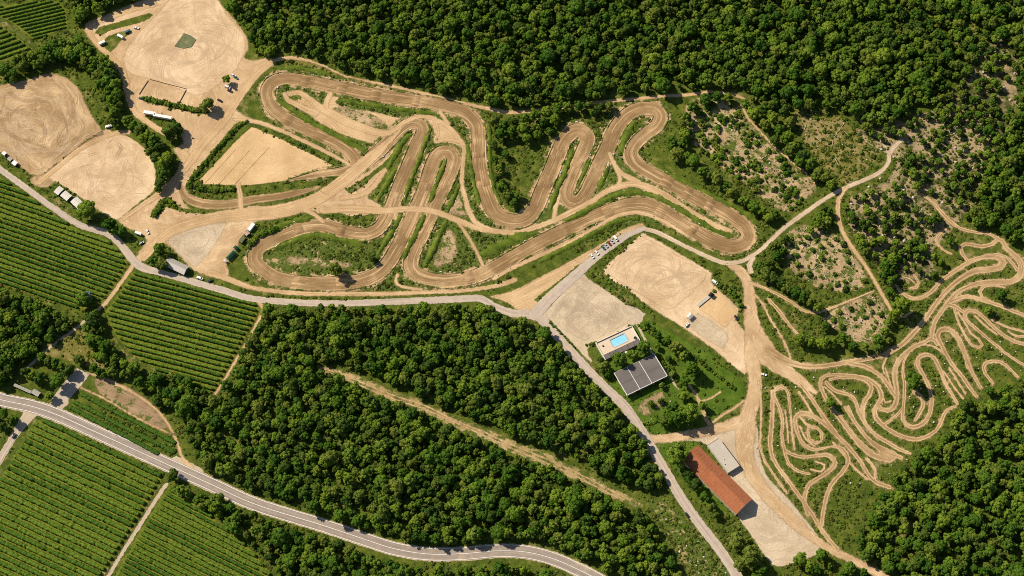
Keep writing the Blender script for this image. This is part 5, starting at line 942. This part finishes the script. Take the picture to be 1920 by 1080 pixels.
def V2(px, z): return [Vector((*G(x, y, z), 0)) for x, y in px]
def rect(px, z):
    """four photo corners at height z squared up to a parallelogram on the map"""
    a, b_, c, d = V2(px, z); c0 = (a + b_ + c + d) / 4; u = ((b_ - a) + (c - d)) / 4; v = ((d - a) + (c - b_)) / 4
    v = v - u * (v.dot(u) / u.dot(u)) * .8
    return [c0 - u - v, c0 + u - v, c0 + u + v, c0 - u + v]
def root(name, pts, label, cat, group=None):
    c = sum(pts, Vector()) / len(pts); e = bpy.data.objects.new(name, None); C.objects.link(e); e.location = (c.x, c.y, 0); tag(e, label, cat, group); return e, c
def local(pts, c): return [p - c for p in pts]
def part_prism(name, pts, z0, z1, mat, parent):
    bm = bmesh.new(); prism(bm, pts, z0, z1); return bm_obj(name, bm, mat, parent)
def grow(pts, m):
    c = sum(pts, Vector()) / len(pts); u = (pts[1] - pts[0]).normalized() * m; v = (pts[3] - pts[0]).normalized() * m
    return [pts[0] - u - v, pts[1] + u - v, pts[2] + u + v, pts[3] - u + v]
def lerp2(p, s, t): return p[0].lerp(p[1], s).lerp(p[3].lerp(p[2], s), t)
def wall_openings(parent, a, b_, n, z0, z1, wd, name='window', mat=None):
    """framed openings set proud of the wall that runs from a to b_"""
    d = (b_ - a); L = d.length; d.normalize(); out = Vector((d.y, -d.x, 0)); ang = math.atan2(d.y, d.x)
    for k in range(n):
        c = a + d * (L * (k + .5) / n)
        f = box(name, (c.x + out.x * .02, c.y + out.y * .02, (z0 + z1) / 2), (wd + .16, .08, z1 - z0 + .16), M['trim'], parent, ang)
        box('pane' if name == 'window' else 'leaf_panel', (c.x + out.x * .06, c.y + out.y * .06, (z0 + z1) / 2), (wd, .05, z1 - z0), mat or M['glass'], f, ang)
def gable(name, px, ze, rise, label, mats, over=.4, cat='building', openings=True, group=None, ridge_cap=True):
    """px: corners a b c d at eave height, gable walls on a-b and c-d"""
    P = rect(px, ze); e, c = root(name, P, label, cat, group); P = local(P, c); W = grow(P, -over)
    m1, m2 = (W[0] + W[1]) / 2, (W[2] + W[3]) / 2
    bm = bmesh.new(); lo = [bm.verts.new((p.x, p.y, 0)) for p in W]; hi = [bm.verts.new((p.x, p.y, ze - .12)) for p in W]
    r1 = bm.verts.new((m1.x, m1.y, ze + rise - .22)); r2 = bm.verts.new((m2.x, m2.y, ze + rise - .22))
    bm.faces.new((lo[1], lo[2], hi[2], hi[1])); bm.faces.new((lo[3], lo[0], hi[0], hi[3])); bm.faces.new((lo[0], lo[1], hi[1], r1, hi[0])); bm.faces.new((lo[2], lo[3], hi[3], r2, hi[2]))
    bmesh.ops.recalc_face_normals(bm, faces=bm.faces); bm_obj('wall', bm, mats[1], e)
    R1, R2 = (P[0] + P[1]) / 2, (P[2] + P[3]) / 2
    for k, (a, d, r_a, r_d) in enumerate(((P[1], P[2], R1, R2), (P[0], P[3], R1, R2))):
        bm = bmesh.new(); prism(bm, [a, d, r_d, r_a], [ze - .1, ze - .1, ze + rise - .1, ze + rise - .1], [ze + .06, ze + .06, ze + rise + .06, ze + rise + .06])
        s = bm_obj('roof_slope', bm, mats[0] if k == 0 or len(mats) < 3 else mats[2], e)
        u = (d - a); n = max(3, int(u.length / 2.4))
        for i in range(1, n):                                   # raised seams from eave to ridge
            q, t = a.lerp(d, i / n), r_a.lerp(r_d, i / n); v = (t - q); L3 = math.hypot(v.length, rise); bm = bmesh.new()
            w_ = u.normalized() * .05; prism(bm, [q - w_, q + w_, t + w_, t - w_], [ze + .05, ze + .05, ze + rise + .05, ze + rise + .05], [ze + .11, ze + .11, ze + rise + .11, ze + rise + .11])
            bm_obj('roof_seam', bm, mats[0] if k == 0 or len(mats) < 3 else mats[2], s)
    if ridge_cap:
        u = (R2 - R1).normalized(); w_ = Vector((-u.y, u.x, 0)) * .16; part_prism('ridge_cap', [R1 - w_, R2 - w_, R2 + w_, R1 + w_], ze + rise + .0, ze + rise + .16, mats[0], e)
    if openings:
        for a, b_ in ((W[1], W[2]), (W[3], W[0])):
            n = max(1, int((b_ - a).length / 4.5)); aa, bb = (a, b_)
            if Vector(((bb - aa).y, -(bb - aa).x, 0)).dot((aa + bb) / 2) < 0: aa, bb = bb, aa
            wall_openings(e, aa, bb, n, 1.0, min(2.2, ze - .6), 1.2)
        a, b_ = (W[0], W[1]) if Vector(((W[1] - W[0]).y, -(W[1] - W[0]).x, 0)).dot((W[0] + W[1]) / 2) > 0 else (W[1], W[0])
        wall_openings(e, a, b_, 1, .1, min(2.6, ze - .4), 2.0, 'door', M['wood'])
    return e, P
# red-roofed hall
e, P = gable('red_roof_hall', [(1285, 857), (1315, 828), (1404, 942), (1374, 971)], 5.0, 4.4, 'long hall with a red tiled gable roof beside the straight lane', (M['tile'], M['white_wall']), .5)
for k in range(5):
    q = P[1].lerp(P[2], .12 + .19 * k).lerp(P[0].lerp(P[3], .12 + .19 * k), .28); box('roof_vent', (q.x, q.y, 5 + 4.4 * .56 + .25), (.5, .5, .6), M['tile'], e, .6)
# concrete annex
P = rect([(1324, 836), (1346, 821), (1388, 873), (1367, 885)], 3.6); e, c = root('flat_roof_annex', P, 'low annex with a flat pale concrete roof beside the red hall', 'building'); P = local(P, c)
part_prism('wall', grow(P, -.25), 0, 3.4, M['white_wall'], e); part_prism('roof', P, 3.4, 3.62, M['concrete'], e)
for a, b_ in ((0, 1), (1, 2), (2, 3), (3, 0)):
    d = P[b_] - P[a]; m = (P[a] + P[b_]) / 2 * .985; box('parapet', (m.x, m.y, 3.75), (d.length - .3, .25, .3), M['concrete'], e, math.atan2(d.y, d.x))
q = lerp2(P, .35, .6); box('roof_hatch', (q.x, q.y, 3.85), (.9, .9, .5), M['sheet'], e, .7); q = lerp2(P, .2, .75); box('vent_box', (q.x, q.y, 3.8), (.5, .5, .4), M['dark_paint'], e, .7)
wall_openings(e, *((grow(P, -.25)[2], grow(P, -.25)[3])), 2, .3, 2.4, 2.0, 'door', M['dark_paint'])
# grey shed with six roof panels
P = rect([(1150, 700), (1225, 665), (1252, 704), (1177, 741)], 4.6); e, c = root('grey_shed', P, 'wide grey shed with six roof panels divided by pale strips', 'building'); P = local(P, c); W = grow(P, -.6)
part_prism('wall', W, 0, 4.2, M['white_wall'], e)
uu, vv = (0, .36, .66, 1), (0, .52, 1)
uu = (0, .32, .62, 1)
for i in range(3):
    for j in range(2):
        g_ = .004; q = [lerp2(P, uu[i] + g_, vv[j] + g_), lerp2(P, uu[i + 1] - g_, vv[j] + g_), lerp2(P, uu[i + 1] - g_, vv[j + 1] - g_), lerp2(P, uu[i] + g_, vv[j + 1] - g_)]
        hz = (4.95, 5.15)[j]; part_prism('roof_panel', q, 4.2, [hz - .1, hz - .1, hz - .35, hz - .35] if j else [hz - .25, hz - .25, hz, hz], M['grey_roof'], e)
for t in uu:
    a, b_ = lerp2(P, t, 0), lerp2(P, t, 1); d = b_ - a; m = (a + b_) / 2; box('roof_strip', (m.x, m.y, 4.95), (d.length + .3, .42 if 0 < t < 1 else .5, .55), M['trim'], e, math.atan2(d.y, d.x))
for t in (0, 1):
    a, b_ = lerp2(P, 0, t), lerp2(P, 1, t); d = b_ - a; m = (a + b_) / 2; box('fascia', (m.x, m.y, 4.6), (d.length, .4, .5), M['sheet_grey'] if t == 0 else M['trim'], e, math.atan2(d.y, d.x))
wall_openings(e, W[3], W[2], 6, .6, 3.2, 2.6); wall_openings(e, W[0], W[3], 3, .2, 3.2, 2.2, 'door', M['wood'])
for k in range(4):
    q = lerp2(P, .02 + .32 * k, 1.0); box('post', (q.x, q.y, 2.2), (.3, .3, 4.4), M['trim'], e)
# pool terrace
ZT = 2.2
P = rect([(1117, 642), (1184, 613), (1203, 642), (1135, 676)], ZT); e, c = root('pool_terrace', P, 'raised sandstone terrace with a pool beside the gravel car park', 'terrace'); P = local(P, c)
H = local(rect([(1143, 638), (1170, 625.5), (1178, 638), (1151.5, 651)], ZT), c)
part_prism('base', P, 0, ZT - 1.7, M['white_wall'], e)
S0, S1 = lerp2(P, 0, .74), lerp2(P, 1, .74); D = [P[0], P[1], S1, S0]
for k in range(4): part_prism('deck_slab', [D[k], D[(k + 1) % 4], H[(k + 1) % 4], H[k]], ZT - 1.7, ZT, M['deck'], e)
part_prism('pool_floor', grow(H, -.02), ZT - 1.66, ZT - 1.5, M['white_paint'], e); part_prism('pool_water', grow(H, -.03), ZT - 1.49, ZT - .28, M['water'], e)
Hc = grow(H, .7)
for k in range(4):
    part_prism('coping', [H[k], H[(k + 1) % 4], Hc[(k + 1) % 4], Hc[k]], ZT + .003, ZT + .12, M['concrete'], e)
for k in range(6):
    a, b_ = k / 6, (k + 1) / 6; Q = [S0, S1, P[2], P[3]]
    part_prism('roof_panel', [lerp2(Q, a + .004, 0), lerp2(Q, b_ - .004, 0), lerp2(Q, b_ - .004, 1), lerp2(Q, a + .004, 1)], ZT - 1.7, [ZT + .5, ZT + .5, ZT + .2, ZT + .2], M['grey_tile'], e)
for a, b_, hh in ((0, 1, .9), (1, 2, .8), (3, 0, .8)):
    d = P[b_] - P[a]; m = (P[a] + P[b_]) / 2; box('parapet', (m.x, m.y, (ZT + hh) / 2), (d.length + .3, .5, ZT + hh), M['white_wall'], e, math.atan2(d.y, d.x))
q = lerp2(P, .93, .62); bm = bmesh.new(); bmesh.ops.create_cone(bm, segments=14, radius1=1.2, radius2=1.0, depth=.8, cap_ends=True, matrix=Matrix.Translation((q.x, q.y, ZT + .4))); bm_obj('hot_tub', bm, M['dark_paint'], e)
q = lerp2(P, .12, .3); box('table', (q.x, q.y, ZT + .35), (1.1, .8, .7), M['dark_paint'], e, .4)
q = lerp2(P, .55, 1.08); box('stair_block', (q.x, q.y, 1.0), (1.6, 1.4, 2.0), M['white_wall'], e, .4)
# barns by the lane
gable('low_barn', [(100, 360), (111.5, 348.5), (120, 354.5), (109, 366)], 3.0, .5, 'smallest of three pale-roofed barns in a row at the pale lot', (M['sheet'], M['teal']), .15)
gable('low_barn', [(112.5, 366), (122.5, 358), (135.5, 366), (125, 377.5)], 3.2, .45, 'middle one of three pale-roofed barns in a row at the pale lot', (M['sheet'], M['teal']), .15)
gable('low_barn', [(130.5, 379), (143, 370), (163, 383.5), (150.5, 394.5)], 3.8, .7, 'largest of three pale-roofed barns with a dark end wall', (M['sheet'], M['teal']), .15)
gable('grey_roof_barn', [(306, 498), (316.5, 482.5), (355.5, 499), (345.5, 514.5)], 3.2, 2.2, 'grey-roofed barn beside the lane with its lit slope painted whiter', (M['sheet_grey'], M['teal'], M['sheet']), .3)  # lower slope takes the lighter sheet: its sunlit look is in the colour
gable('small_shed', [(447, 452), (455, 441), (461, 446), (453, 456)], 2.4, .5, 'small shed with an olive roof in the row beside the left hairpin', (M['olive_canvas'], M['wood']), .2, 'shed', False)
gable('small_shed', [(457, 437), (464, 432), (469, 437), (462, 443)], 2.2, .4, 'small shed with a pinkish roof beside the white box trailer', (plain('pink_brown_roof', (.45, .31, .25)), M['wood']), .2, 'shed', False)
gable('greenhouse', [(25, 724), (28, 719), (60, 733), (57, 738)], 2.0, .5, 'long narrow greenhouse in the garden by the main road', (M['sheet_grey'], M['glass']), .1, 'greenhouse', False)
gable('greenhouse', [(58, 737), (64, 729), (77, 736), (71, 744)], 2.2, .5, 'short greenhouse at the end of the long one', (M['sheet_grey'], M['glass']), .1, 'greenhouse', False)
gable('small_shed', [(3, 288), (8, 283), (13, 287), (8, 292)], 2.2, .4, 'first white shed from the picture edge below the brown lot', (M['white_paint'], M['wood']), .15, 'shed', False)
gable('small_shed', [(13, 298), (18, 293), (24, 298), (19, 303)], 2.2, .4, 'grey shed in the row below the brown lot', (M['sheet_grey'], M['wood']), .15, 'shed', False)
gable('small_shed', [(21, 306), (27, 300), (34, 305), (28, 311)], 2.2, .4, 'white shed at the end of the row below the brown lot', (M['white_paint'], M['wood']), .15, 'shed', False)

def tent(px, ze, rise, label, mat):
    P = rect(px, ze); e, c = root('tent', P, label, 'tent'); P = local(P, c); R1, R2 = (P[0] + P[3]) / 2, (P[1] + P[2]) / 2; R1, R2 = R1.lerp(R2, .2), R2.lerp(R1, .2)
    bm = bmesh.new(); v = [bm.verts.new((p.x, p.y, ze)) for p in P] + [bm.verts.new((R1.x, R1.y, ze + rise)), bm.verts.new((R2.x, R2.y, ze + rise))]
    for f in ((0, 1, 5, 4), (2, 3, 4, 5), (1, 2, 5), (3, 0, 4)): bm.faces.new([v[i] for i in f])
    bmesh.ops.solidify(bm, geom=bm.faces[:], thickness=.05); bmesh.ops.recalc_face_normals(bm, faces=bm.faces); bm_obj('canopy', bm, mat, e)
    for p in P: box('pole', (p.x * .97, p.y * .97, ze / 2), (.09, .09, ze), M['trim'], e)
    for a, b_ in ((0, 1), (2, 3)): part_prism('side_panel', [P[a] * .96, P[b_] * .96, P[b_] * .98, P[a] * .98], .9, ze - .02, mat, e)
    return e
tent([(1286.5, 593), (1294.5, 585), (1301, 591), (1293, 599)], 2.6, .9, 'white tent on the dirt yard beside the gravel pad', M['white_canvas'])
tent([(423, 483), (437, 469), (443, 473), (429, 488)], 2.4, .8, 'long green tent beside the left hairpin', M['green_canvas'])
tent([(437, 464), (441.5, 459.5), (447.5, 464), (442.5, 469)], 2.3, .7, 'small green tent between the long tent and the olive shed', M['green_canvas'])
tent([(1328, 553), (1333, 547), (1340, 552), (1335, 558)], 2.3, .9, 'dark canopy at the end of the concrete ramp on the sand pad', M['dark_paint'])
tent([(418, 489), (421, 486), (426, 489), (423, 492)], 2.0, .4, 'tiny white awning at the lower end of the green tents', M['white_canvas'])

# vehicles
def tapered(bm, x0, x1, w0, z0, x2, x3, w1, z1):
    v = [bm.verts.new(p) for p in ((x0, -w0, z0), (x1, -w0, z0), (x1, w0, z0), (x0, w0, z0), (x2, -w1, z1), (x3, -w1, z1), (x3, w1, z1), (x2, w1, z1))]
    for f in ((3, 2, 1, 0), (4, 5, 6, 7), (0, 1, 5, 4), (1, 2, 6, 5), (2, 3, 7, 6), (3, 0, 4, 7)): bm.faces.new([v[i] for i in f])
def to_mesh(bm, name, mat):
    bmesh.ops.recalc_face_normals(bm, faces=bm.faces); me = bpy.data.meshes.new(name); bm.to_mesh(me); bm.free(); me.materials.append(mat); return me
def wheel_mesh():
    bm = bmesh.new(); bmesh.ops.create_cone(bm, segments=14, radius1=.33, radius2=.33, depth=.22, cap_ends=True, matrix=Matrix.Rotation(R(90), 4, 'X')); return to_mesh(bm, 'wheel', M['rubber'])
WHEEL = wheel_mesh(); CARM = {}
bm = bmesh.new(); add_box(bm, (2.14, 0, .68), (.06, .34, .16)); LIGHT = to_mesh(bm, 'headlight', M['white_paint'])
bm = bmesh.new(); tapered(bm, -1.75, 1.05, .82, .92, -1.35, .35, .66, 1.38); CABIN = to_mesh(bm, 'windows', M['glass'])
bm = bmesh.new(); tapered(bm, -2.35, 1.8, .9, 1.15, -2.3, 1.3, .84, 1.75); VCAB = to_mesh(bm, 'windows', M['glass'])
def body_mesh(kind, mat):
    if (kind, mat) in CARM: return CARM[kind, mat]
    bm = bmesh.new()
    if kind == 'car':
        add_box(bm, (0, 0, .62), (4.3, 1.78, .62), 0, .14); tapered(bm, -1.33, .33, .665, 1.36, -1.2, .2, .6, 1.45)
    elif kind == 'van':
        add_box(bm, (-.1, 0, .8), (5.2, 1.95, .9), 0, .12); tapered(bm, -2.32, 1.28, .85, 1.73, -2.25, 1.1, .82, 2.1)
    else:
        add_box(bm, (0, 0, 1.5), (5.4, 2.2, 2.1), 0, .22); add_box(bm, (3.1, 0, .6), (1.2, .12, .12))
    CARM[kind, mat] = to_mesh(bm, 'body', M[mat]); return CARM[kind, mat]
def vehicle(x, y, ang, kind, mat, label):
    """ang: heading in the photo, degrees clockwise from pointing right"""
    nm = {'car': 'parked_car', 'van': 'parked_van', 'caravan': 'caravan'}[kind]; gx, gy = G(x, y); e = bpy.data.objects.new(nm, None); C.objects.link(e); e.location = (gx, gy, .17); e.rotation_euler = (0, 0, -R(ang))
    tag(e, label, kind, 'parked vehicles'); link('body', body_mesh(kind, mat), e)
    if kind == 'caravan':
        for s in (-1, 1): link('wheel', WHEEL, e, (-.2, s * .95, .33)); box('window', (0, s * 1.1, 1.75), (1.6, .04, .6), M['glass'], e)
        box('roof_hatch', (.6, 0, 2.58), (.7, .7, .1), M['sheet'], e)
    else:
        link('windows', CABIN if kind == 'car' else VCAB, e)
        for sx in (-1.35, 1.35):
            for s in (-1, 1): link('wheel', WHEEL, e, (sx, s * .82, .33))
        for s in (-1, 1): link('headlight', LIGHT, e, (.02 if kind == 'car' else .35, s * .62, 0))
    e.scale = (.95,) * 3; return e
for a in ((1110, 481, 55, 'car', 'white_paint', 'white car, lowest in the row beside the grey lane'), (1119, 474.5, 52, 'car', 'white_paint', 'white car, second lowest in the row beside the grey lane'), (1131, 465, 52, 'car', 'blue_paint', 'dark teal car, third in the row beside the grey lane'),
          (1136, 461, 52, 'car', 'silver_paint', 'silver car, fourth in the row beside the grey lane'), (1142, 457, 52, 'car', 'red_paint', 'brown-red car, third from the top of the row beside the grey lane'), (1147.5, 453, 52, 'car', 'silver_paint', 'silver car, second from the top of the row beside the grey lane'), (1154, 448, 52, 'van', 'white_paint', 'white van, topmost in the row beside the grey lane'),
          (204, 238, -20, 'van', 'white_paint', 'white van at the corner of the brown lot'), (256, 53, 10, 'car', 'white_paint', 'white car at the tip of the caravan island'), (240, 60, -30, 'van', 'blue_paint', 'dark teal van on the caravan island'), (226, 70, 30, 'caravan', 'white_paint', 'white caravan in the middle of the caravan island'), (192, 82, -30, 'caravan', 'white_paint', 'white caravan at the left end of the caravan island'),
          (438, 142, 35, 'car', 'white_paint', 'white car above the small tree by the top lot'), (442, 146, 35, 'car', 'blue_paint', 'teal car beside the white one by the top lot'), (427, 164, 25, 'van', 'white_paint', 'white van below the small tree by the top lot'), (431, 171, 25, 'car', 'dark_paint', 'dark car behind the white van by the top lot'), (412, 189, 30, 'car', 'dark_paint', 'dark car beside the hedge tree on the dirt yard'), (265, 185, 15, 'car', 'blue_paint', 'teal car at the left end of the yard hedge'),
          (375, 522.5, 22, 'van', 'white_paint', 'white van beside the lane near the grey-roofed barn'), (394.5, 527, -35, 'car', 'dark_paint', 'dark car beside the lane near the white van'), (1288, 966, 56, 'car', 'dark_paint', 'dark car at the edge of the straight lane below the wood'), (260, 439, 20, 'caravan', 'white_paint', 'white caravan on the grass corner by the lane fork'), (266, 456, -30, 'car', 'silver_paint', 'silver car at the lane fork'), (277, 435, 60, 'car', 'white_paint', 'white car on the dirt yard above the lane fork'),
          (27, 818, -58, 'car', 'dark_paint', 'dark car on the side lane off the main road'), (1340, 530, 40, 'van', 'white_paint', 'white van at the upper corner of the sand pad'), (1288, 610, -50, 'car', 'white_paint', 'white car below the white tent'), (1432, 703, 15, 'car', 'white_paint', 'white car on the verge of the service road'), (1380, 596, 60, 'car', 'dark_paint', 'dark car at the right side of the sand pad')):
    vehicle(*a)
def trailer(px, h, label, mat='white_paint'):
    P = rect(px, h); e, c = root('box_trailer', P, label, 'trailer'); P = local(P, c); d = P[1] - P[0]; v = P[3] - P[0]
    if v.length > d.length: P = [P[1], P[2], P[3], P[0]]; d = P[1] - P[0]; v = P[3] - P[0]
    ang = math.atan2(d.y, d.x); L, W_ = d.length, v.length
    b0 = box('body', (0, 0, .6 + (h - .6) / 2), (L, W_, h - .6), M[mat], e, ang, .1)
    for k in range(1, 5): q = Vector((L * (k / 5 - .5), 0, 0)); q.rotate(Matrix.Rotation(ang, 3, 'Z')); box('roof_rib', (q.x, q.y, h + .02), (.08, W_ * .94, .06), M['trim'], b0, ang)
    for sx in (-.3, -.18, .36):
        for s in (-.42, .42): q = Vector((L * sx, W_ * s, 0)); q.rotate(Matrix.Rotation(ang, 3, 'Z')); link('wheel', WHEEL, e, (q.x, q.y, .5), ang).scale = (1.4, 1.4, 1.4)
trailer([(270, 206), (292, 210), (291, 215), (269, 212)], 3.2, 'shorter of two white trailers parked end to end on the green plot'); trailer([(288, 212), (322, 218), (321, 223), (287, 217)], 3.2, 'longer of two white trailers parked end to end on the green plot')
trailer([(473, 416.5), (478, 420), (469, 433), (463.5, 430)], 3.0, 'white box trailer at the upper end of the shed row by the left hairpin')

# mats, beams, ramp
P = V2([(345, 62), (358, 67), (368, 74), (359, 88), (344, 91), (327, 87), (336, 75)], .1); e = part_prism('ground_mat', P, .10, .42, M['olive_canvas'], None); tag(e, 'olive green mat lying in the middle of the top lot', 'mat')
def beam(a, b_, w_, h, mat, name, label, cat, group=None, z0=0.06):
    A, B = Vector((*G(*a), 0)), Vector((*G(*b_), 0)); d = B - A; o = box(name, (0, 0, h / 2), (d.length, w_, h), mat, None, 0, min(w_, h) * .15); o.location = ((A + B) / 2).to_tuple()[:2] + (z0,); o.rotation_euler = (0, 0, math.atan2(d.y, d.x)); return tag(o, label, cat, group)
beam((261, 177), (278, 151), .5, .5, M['wood'], 'timber_beam', 'dark timber beam forming the left side of the yard rectangle', 'beam'); beam((281, 149), (350, 167), .4, .4, M['wood'], 'timber_beam', 'dark timber beam forming the top side of the yard rectangle', 'beam'); beam((349, 169), (337, 191), .5, .5, M['wood'], 'timber_beam', 'dark timber beam forming the right side of the yard rectangle', 'beam')
beam((1308, 574), (1331, 555), 2.6, .8, M['concrete'], 'concrete_ramp', 'pale concrete ramp on the sand pad below the dark canopy', 'ramp')
for a, b_, l_ in (((385, 343), (442, 280), 'first'), ((410, 346), (468, 282), 'second'), ((440, 346), (505, 276), 'third')): beam(a, b_, .28, .08, M['rust'], 'ground_cable', l_ + ' dark line from the left across the orange sand lot', 'cable')

# posts, stones, logs, course markers
def pole(x, y, h, label):
    gx, gy = G(x, y); e = bpy.data.objects.new('light_pole', None); C.objects.link(e); e.location = (gx, gy, .1); tag(e, label, 'pole', 'light poles')
    bm = bmesh.new(); bmesh.ops.create_cone(bm, segments=8, radius1=.16, radius2=.09, depth=h, cap_ends=True, matrix=Matrix.Translation((0, 0, h / 2))); bm_obj('pole', bm, M['dark_paint'], e)
    box('crossarm', (.5, 0, h - .1), (1.4, .14, .14), M['dark_paint'], e); box('lamp', (1.1, 0, h - .22), (.6, .3, .16), M['trim'], e)
for a in ((917, 216, 8, 'dark lamp pole at the outer edge of the upper right bend'), (600, 358, 6, 'lamp pole at the tip of the grass strip under the orange lot'), (599, 398, 6, 'lamp pole where the crossing path leaves the start straight'), (952, 446, 7, 'lamp pole on the broad green bank'), (669, 424, 6, 'lamp pole on the bank below the crossing path'), (1293, 822, 7, 'lamp pole on the grass at the gable of the red hall'), (1074, 486, 6, 'lamp pole on the verge of the tan apron'), (1360, 500, 6, 'lamp pole at the lane junction above the service road')): pole(*a)
def stone_mesh(seed, r=1.0):
    V, F = lumpy(np.zeros(3), r, .35, np.random.default_rng(seed), ico(1), .6); return quads_mesh('boulder', V + [0, 0, r * .25], F, M['stone'])
STONES = [stone_mesh(k) for k in range(5)]
def log_mesh(seed):
    r_ = random.Random(seed); bm = bmesh.new(); pts = [Vector((x, r_.uniform(-.25, .25), .2)) for x in (-2, -.7, .7, 2)]; rings = []
    for i, p in enumerate(pts): rr = .24 - .04 * i; rings.append([bm.verts.new(p + Vector((0, math.cos(k * 1.0472) * rr, math.sin(k * 1.0472) * rr))) for k in range(6)])
    for i in range(3):
        for k in range(6): bm.faces.new((rings[i][k], rings[i][(k + 1) % 6], rings[i + 1][(k + 1) % 6], rings[i + 1][k]))
    bm.faces.new(rings[0]); bm.faces.new(rings[-1]); return to_mesh(bm, 'fallen_log', M['pale_wood'])
LOGS = [log_mesh(k) for k in range(4)]
def sprinkle(P, n, meshes, name, label, cat, group, smin, smax, dmin=2.5, anywhere=False):
    k = 0
    for x, y in scatter(GP(P), dmin, 4000):
        if not anywhere and not free(x, y, .5): continue
        s = random.uniform(smin, smax); o = link(name, random.choice(meshes), None, (x, y, .1), random.uniform(0, 6.28)); o.scale = (s, s, s); tag(o, label, cat, group); k += 1
        if k >= n: return
for P, w1, w2, w3 in ((CL3, 26, 34, 'rough tan clearing'), (CL4, 24, 20, 'bare clearing above the trails'), (CL2, 4, 26, 'olive meadow in the wood'), (CL1, 10, 16, 'bushy tan clearing')):
    sprinkle(P, w1, STONES, 'boulder', 'pale stone lying on the ' + w3, 'boulder', 'stones of the ' + w3, .35, .9); sprinkle(P, w2, LOGS, 'fallen_log', 'pale fallen log lying on the ' + w3, 'log', 'logs of the ' + w3, .6, 1.5)
TR_AREA = [(1430, 720), (1540, 695), (1690, 690), (1760, 600), (1900, 560), (1915, 700), (1800, 750), (1740, 830), (1660, 900), (1560, 915), (1450, 870)]
sprinkle(TR_AREA, 46, STONES, 'boulder', 'pale stone on the grass among the winding trails', 'boulder', 'stones among the winding trails', .35, .85, 5)
sprinkle([(1600, 250), (1680, 220), (1760, 200), (1850, 90), (1900, 80), (1905, 200), (1860, 300), (1830, 380), (1745, 480), (1700, 530), (1600, 440), (1590, 375), (1680, 300)], 60, STONES, 'boulder', 'pale stone on the floor of the sparse right-hand wood', 'boulder', 'stones of the sparse wood', .6, 1.4, 7)
sprinkle([(1225, 940), (1285, 980), (1370, 1085), (1290, 1085)], 14, STONES, 'boulder', 'pale stone on the dry strip beside the straight lane', 'boulder', 'stones of the dry strip', .4, .9)
sprinkle([(1195, 750), (1250, 735), (1300, 800), (1220, 800)], 10, STONES, 'boulder', 'pale stone in the garden below the grey shed', 'boulder', 'garden stones', .4, .8)
bm = bmesh.new(); add_box(bm, (0, 0, .42), (1.5, .35, .84), 0, .06); add_box(bm, (-.5, 0, .05), (.2, .7, .1)); add_box(bm, (.5, 0, .05), (.2, .7, .1)); MARK = to_mesh(bm, 'course_marker', M['white_paint'])
bm = bmesh.new(); add_box(bm, (0, 0, .42), (1.5, .35, .84), 0, .06); add_box(bm, (-.5, 0, .05), (.2, .7, .1)); add_box(bm, (.5, 0, .05), (.2, .7, .1)); MARK2 = to_mesh(bm, 'course_marker', M['dark_paint'])
L = smooth_line([(*G(a, b_), h * MPP) for a, b_, h in TRACK], False, 2.0); d = np.gradient(L[:, :2], axis=0); d /= np.linalg.norm(d, axis=1)[:, None]; nm = 0
for k in range(6, len(L) - 6, 5):
    for s in (-1, 1):
        if random.random() < .55 or nm > 190: continue
        x, y = L[k, :2] + np.array([-d[k, 1], d[k, 0]]) * s * (L[k, 2] + random.uniform(.3, 1.6))
        if blocked(x, y) == 1 and random.random() < .7: continue
        dark = random.random() < .35; o = link('course_marker', MARK2 if dark else MARK, None, (x, y, .1), math.atan2(d[k, 1], d[k, 0]) + random.uniform(-.2, .2)); s_ = random.uniform(.7, 1.2); o.scale = (s_,) * 3; nm += 1
        tag(o, ('dark' if dark else 'white') + ' course marker block on the verge of the race track', 'course marker', ('dark' if dark else 'white') + ' course markers along the track')
# ordinal labels inside the small tree groups
from collections import defaultdict
gd = defaultdict(list)
for o in C.objects:
    if o.get('category') == 'tree' and o.get('group'): gd[o['label']].append(o)
for lb, os_ in gd.items():
    if 1 < len(os_) <= 42:
        os_.sort(key=lambda o: o.location.x)
        for k, o in enumerate(os_):
            o['label'] = nth(k + 1) + ' tree from the left in the ' + o['group']
